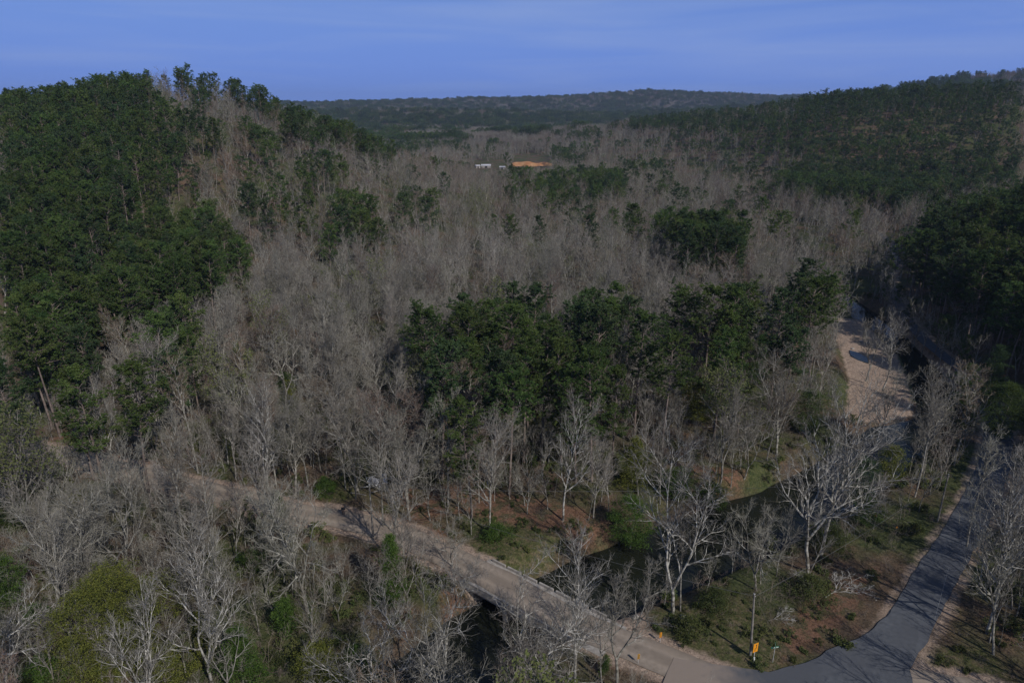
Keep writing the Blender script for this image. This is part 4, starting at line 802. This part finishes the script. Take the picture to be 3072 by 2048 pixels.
# striped hazard markers at the bridge end
for (u, v, lab) in ((1980, 1925, 'striped orange hazard marker in the brush right of the road past the bridge'), (1914, 1990, 'striped yellow hazard marker at the near road edge past the bridge')):
    X, Y = ground(u, v); e = empty('hazard_marker', (X, Y, float(height(X, Y))), R(12), .82); tag(e, lab, 'road marker', 'hazard markers')
    part('post', boxm([((0, 0, .7), (.06, .05, 1.5))]), M['metal'], e); p_ = part('panel', boxm([((0, -.045, 1.35), (.36, .03, .95))]), M['orange' if u == 1980 else 'yellow'], e)
    part('stripes', boxm([((0, -.065, 1.0 + k * .22), (.37, .012, .07), 0, 0, .7) for k in range(4)]), M['black'], p_)
# two ribbon flags in the dark brush
for (u, v, lab) in ((2620, 1566, 'small orange-red flag in the dark brush'), (2683, 1600, 'small orange-red flag on the verge of the shaded road')):
    X, Y = ground(u, v); e = empty('marker_flag', (X, Y, float(height(X, Y)))); tag(e, lab, 'flag', 'marker flags')
    part('stake', tube1([(0, 0, -.1), (0, 0, .6), (0, 0, 1.2)], .02, .02, 6), M['wood'], e); part('flag', boxm([((.17, 0, 1.05), (.34, .02, .26), .3)]), M['orange'], e)
# scrap pile under the trees
X, Y = ground(1118, 1462); sp_ = empty('scrap_pile', (X, Y, float(height(X, Y))), .2); tag(sp_, 'pile of pale sheets, frames and boards under the bare trees above the dirt road', 'scrap pile')
part('sheet', boxm([((1.9, .3, 1.5), (1.3, 2.0, .05), .1, .5), ((.2, .2, 1.25), (1.9, 1.5, .05), -.3, .35, .25), ((-1.2, -.6, .8), (1.4, 1.2, .05), .6, -.4, .3)]), M['palesheet'], sp_)
part('frame', boxm([((-.8 + k * .28, 0, 1.5), (.07, 1.6, .07), .35, .5) for k in range(6)] + [((-.1, .7, 1.9), (1.9, .07, .07), .35), ((-.1, -.7, 1.1), (1.9, .07, .07), .35)]), M['metal'], sp_)
part('board', boxm([((-2.3, -1.2, .55), (.12, .1, 1.2)), ((-.6, -1, .6), (.12, .2, 1.5), .2, .5), ((-2.4, -1.6, .15), (3.0, .2, .08), -.5), ((.8, -1.5, .3), (2.2, .25, .08), .4)]), M['wood'], sp_)
part('drum', tube1([(1.3, -.6, .1), (1.3, -.6, .5), (1.3, -.6, .9)], .3, .3, 14), M['palesheet'], sp_)
# floating log and fallen branches
(ax, ay), (bx, by) = ground(2152, 1484, -3), ground(2212, 1452, -3)
lg = link('floating_log', tube1([(ax, ay, -2.92), ((ax + bx) / 2, (ay + by) / 2 + .1, -2.88), (bx, by, -2.6)], .20, .11, 9)); lg.data.materials.append(M['white_bark']); tag(lg, 'pale bare log lying in the water below the round green bush', 'log')
def deadfall(u, v, rz, sc_, seed, lab):
    X, Y = ground(u, v); t, c, l = bare(seed, 7, 2, 'gnarled', 1.3); v_, f_ = merge([t, c[:2]])
    v_ = v_[:, [2, 0, 1]] * [1, 1, .42]; v_[:, 2] = np.abs(v_[:, 2]) + .1; o = link('fallen_branches', mesh_np('fallen_branches', v_ * sc_, f_, (M['white_bark'],))); o.location = (X, Y, float(height(X, Y))); o.rotation_euler = (0, 0, rz); tag(o, lab, 'fallen branches')
deadfall(2480, 1790, .55, 1.0, 71, 'large heap of bleached fallen branches on the leaf-strewn verge'); deadfall(2310, 1862, .3, .55, 72, 'small tangle of fallen branches between the utility pole and the paved road'); deadfall(2425, 1760, 1.9, .5, 73, 'curved broken limb lying under the huge white tree')
# boulders along the creek
def rock(s_, seed):
    r = np.random.default_rng(seed); n = 9; v = []; 
    th = np.linspace(0, np.pi, 7); ph = np.arange(n) * 2 * np.pi / n
    g_ = 1 + .22 * r.normal(size=(7, n)); V_ = np.stack([np.sin(th)[:, None] * np.cos(ph) * g_, np.sin(th)[:, None] * np.sin(ph) * g_ * .8, np.cos(th)[:, None] * .6 * np.ones(n) * (1 + .1 * r.normal(size=(7, n)))], -1).reshape(-1, 3) * s_
    i = np.arange(6)[:, None] * n + np.arange(n); j = np.arange(6)[:, None] * n + (np.arange(n) + 1) % n
    return mesh_np('boulder', V_, np.stack([i, i + n, j + n, j], -1).reshape(-1, 4), (M['concrete'],), smooth=True)
rk = [rock(1, k) for k in range(4)]
RK = [(1600,1735),(1615,1722),(1640,1716),(1590,1728),(1470,1838),(1450,1850),(1490,1852),(1905,1868),(2050,1868),(2560,1030),(2585,1010)]
for k, (u, v) in enumerate(RK):
    X, Y = ground(u, v, -.8); o = link('boulder', rk[k % 4]); o.location = (X, Y, float(height(X, Y)) + .1); o.rotation_euler = (0, 0, k); o.scale = (random.uniform(.3, .65),) * 3
    where = ['lowest of the rocks at the far bridge end', 'rock at the far bridge end beside the kerb', 'outermost rock on the bank at the far bridge end', 'leftmost rock at the far bridge end', 'rock below the near side of the bridge abutment', 'leftmost rock under the bridge abutment', 'rock touching the bridge abutment', 'pale rock in the brush past the bridge', 'pale rock right of the white-barked tree at the water edge', 'dark rock on the gravel bar beside the puddle', 'dark rock at the top of the gravel bar'][k]
    tag(o, where, 'rock', 'creek boulders')
# far farmyard: pale roofs and the clay cut
def barn(u, v, Wd, Dp, H, lab, col='palesheet', rz=0):
    X, Y = ground(u, v, 4); e = empty('farm_building', (X, Y, float(height(X, Y))), rz); tag(e, lab, 'building', 'distant buildings')
    part('wall', boxm([((0, 0, H / 2), (Wd, Dp, H))]), M['concrete'], e)
    a, b_, h2 = Wd / 2 + .4, Dp / 2 + .4, H + Dp * .22; V_ = [(-a, -b_, H), (a, -b_, H), (a, 0, h2), (-a, 0, h2), (-a, b_, H), (a, b_, H), (-a, -b_, H + .15), (a, -b_, H + .15), (a, 0, h2 + .15), (-a, 0, h2 + .15), (-a, b_, H + .15), (a, b_, H + .15)]
    part('roof', mesh_np('roof', V_, [(6, 7, 8, 9), (9, 8, 11, 10), (0, 3, 2, 1), (3, 4, 5, 2), (0, 1, 7, 6), (4, 10, 11, 5), (0, 6, 9, 3), (3, 9, 10, 4), (1, 2, 8, 7), (2, 5, 11, 8)]), M[col], e)
    part('door', boxm([((0, -Dp / 2 - .04, H * .4), (Wd * .25, .06, H * .8))]), M['black'], e)
barn(1458, 492, 10, 6, 2.3, 'long white-roofed shed in the far valley clearing', 'palesheet', .05); barn(1432, 494, 5, 4, 2.6, 'small pale hut left of the long white-roofed shed', 'palesheet', .5)
barn(1508, 497, 6, 4, 2.4, 'small white-roofed hut between the long shed and the clay cut', 'palesheet', -.3); barn(1777, 398, 26, 14, 5, 'pale-roofed house among the pines of the far valley', 'palesheet', -.35)
clay_m = mat('orange_clay', (.38, .17, .07), (.48, .27, .13), .15, detail=6)
cx0, cy0 = ground(1598, 492, 3); th = np.linspace(0, 1, 30); ww = 25
Vc = [(cx0 + (t - .5) * 2 * ww, cy0 + q * 16 + 3 * math.sin(t * 9), float(height(cx0, cy0)) - 1 + q * (5.2 + .7 * math.sin(t * 7) + .6 * math.sin(t * 17 + 1)) * math.sin(math.pi * t) ** .2) for q in np.linspace(0, 1, 8) for t in th]
ic = np.arange(7 * 30).reshape(7, 30)[:, :-1].ravel(); co = link('clay_bank', mesh_np('clay_bank', Vc, np.stack([ic, ic + 1, ic + 31, ic + 30], 1), (clay_m,), smooth=True)); co['kind'] = 'structure'

# the person on the dirt road
def skinned(name, pts, edges, radii, m, parent, lvl=1, root=0):
    me = bpy.data.meshes.new(name); me.from_pydata(pts, edges, []); me.materials.append(m); o = link(name, me, parent)
    md = o.modifiers.new('skin', 'SKIN'); sv = me.skin_vertices[0].data
    for k, r in enumerate(radii): sv[k].radius = (r, r) if not isinstance(r, tuple) else r
    sv[root].use_root = True; sb = o.modifiers.new('sub', 'SUBSURF'); sb.levels = lvl; sb.render_levels = lvl
    return o
X, Y = ground(1031, 1546); pe = empty('person', (X, Y, .15), R(20)); tag(pe, 'person in a dark jacket and brown trousers standing on the dirt road', 'person')
M['skin'] = mat('skin', (.42, .26, .19), rough=.6); M['jacket'] = mat('dark_jacket', (.012, .014, .018), (.03, .032, .04), 6); M['trousers'] = mat('brown_trousers', (.10, .075, .065), (.14, .105, .09), 6); M['hair'] = mat('dark_hair', (.02, .014, .01))
bp_, be_, br2 = [(0, 0, .95), (0, 0, 1.15), (0, 0, 1.42), (0, -.01, 1.52), (0, -.02, 1.60), (0, -.02, 1.70)], [(0, 1), (1, 2), (2, 3), (3, 4), (4, 5)], [(.15, .11), (.14, .10), (.16, .10), .055, .085, .075]
for s_ in (-1, 1):
    b0 = len(bp_); bp_ += [(s_ * .1, 0, .88), (s_ * .11, -.02, .48), (s_ * .12, .02, .08), (s_ * .13, -.13, .04)]; be_ += [(0, b0), (b0, b0 + 1), (b0 + 1, b0 + 2), (b0 + 2, b0 + 3)]; br2 += [.09, .06, .042, .035]
    b0 = len(bp_); bp_ += [(s_ * .19, 0, 1.40), (s_ * .25, .02, 1.12), (s_ * .22, -.14, .92), (s_ * .2, -.19, .86)]; be_ += [(2, b0), (b0, b0 + 1), (b0 + 1, b0 + 2), (b0 + 2, b0 + 3)]; br2 += [.055, .043, .032, .03]
    hb = len(bp_) - 1
    for k in range(5): b0 = len(bp_); dx_ = (k - 2) * .02; bp_ += [(s_ * .2 + dx_, -.23, .84), (s_ * .2 + dx_ * 1.2, -.265 + .01 * abs(k - 2), .815)]; be_ += [(hb, b0), (b0, b0 + 1)]; br2 += [.009, .008]
br2 = [(tuple(q * .72 for q in r_) if isinstance(r_, tuple) else (r_ * .72 if r_ > .036 and k_ not in (3, 4, 5) else r_)) for k_, r_ in enumerate(br2)]
body = skinned('body', bp_, be_, br2, M['skin'], pe)
skinned('jacket', [(0, 0, .86), (0, 0, 1.15), (0, 0, 1.40), (0, 0, 1.47)] + [(s_ * .20, 0, 1.39) for s_ in (-1, 1)] + [(s_ * .26, .02, 1.12) for s_ in (-1, 1)] + [(s_ * .225, -.12, .94) for s_ in (-1, 1)], [(0, 1), (1, 2), (2, 3), (2, 4), (2, 5), (4, 6), (5, 7), (6, 8), (7, 9)], [(.25, .18), (.23, .17), (.25, .17), (.10, .10), .105, .105, .085, .085, .065, .065], M['jacket'], pe)
skinned('trousers', [(0, 0, .95), (-.1, 0, .88), (-.115, -.02, .48), (-.125, .02, .1), (.1, 0, .88), (.115, -.02, .48), (.125, .02, .1)], [(0, 1), (1, 2), (2, 3), (0, 4), (4, 5), (5, 6)], [(.2, .15), .135, .105, .09, .135, .105, .09], M['trousers'], pe)
skinned('hair', [(0, .01, 1.66), (0, .015, 1.72)], [(0, 1)], [.115, .10], M['hair'], pe)
skinned('nose', [(0, -.10, 1.635), (0, -.125, 1.62)], [(0, 1)], [.014, .012], M['skin'], pe)

# ------------------------------------------------------------------ air
hz = bpy.data.materials.new('thin_air'); hz.use_nodes = True; N = hz.node_tree.nodes; N.remove(N['Principled BSDF']); pv = N.new('ShaderNodeVolumePrincipled')
pv.inputs['Color'].default_value = (.55, .68, .95, 1); pv.inputs['Density'].default_value = .00008; pv.inputs['Anisotropy'].default_value = .1; hz.node_tree.links.new(pv.outputs[0], N['Material Output'].inputs['Volume'])
zl, zh = float(ZZ.min()) - 6, 260; hb_ = boxm([((0, 4200, (zl + zh) / 2), (17800, 9400 + 2200, zh - zl))]); ho = part('haze', hb_, hz); ho['kind'] = 'stuff'; tag(ho, 'thin bluish air over the whole valley')
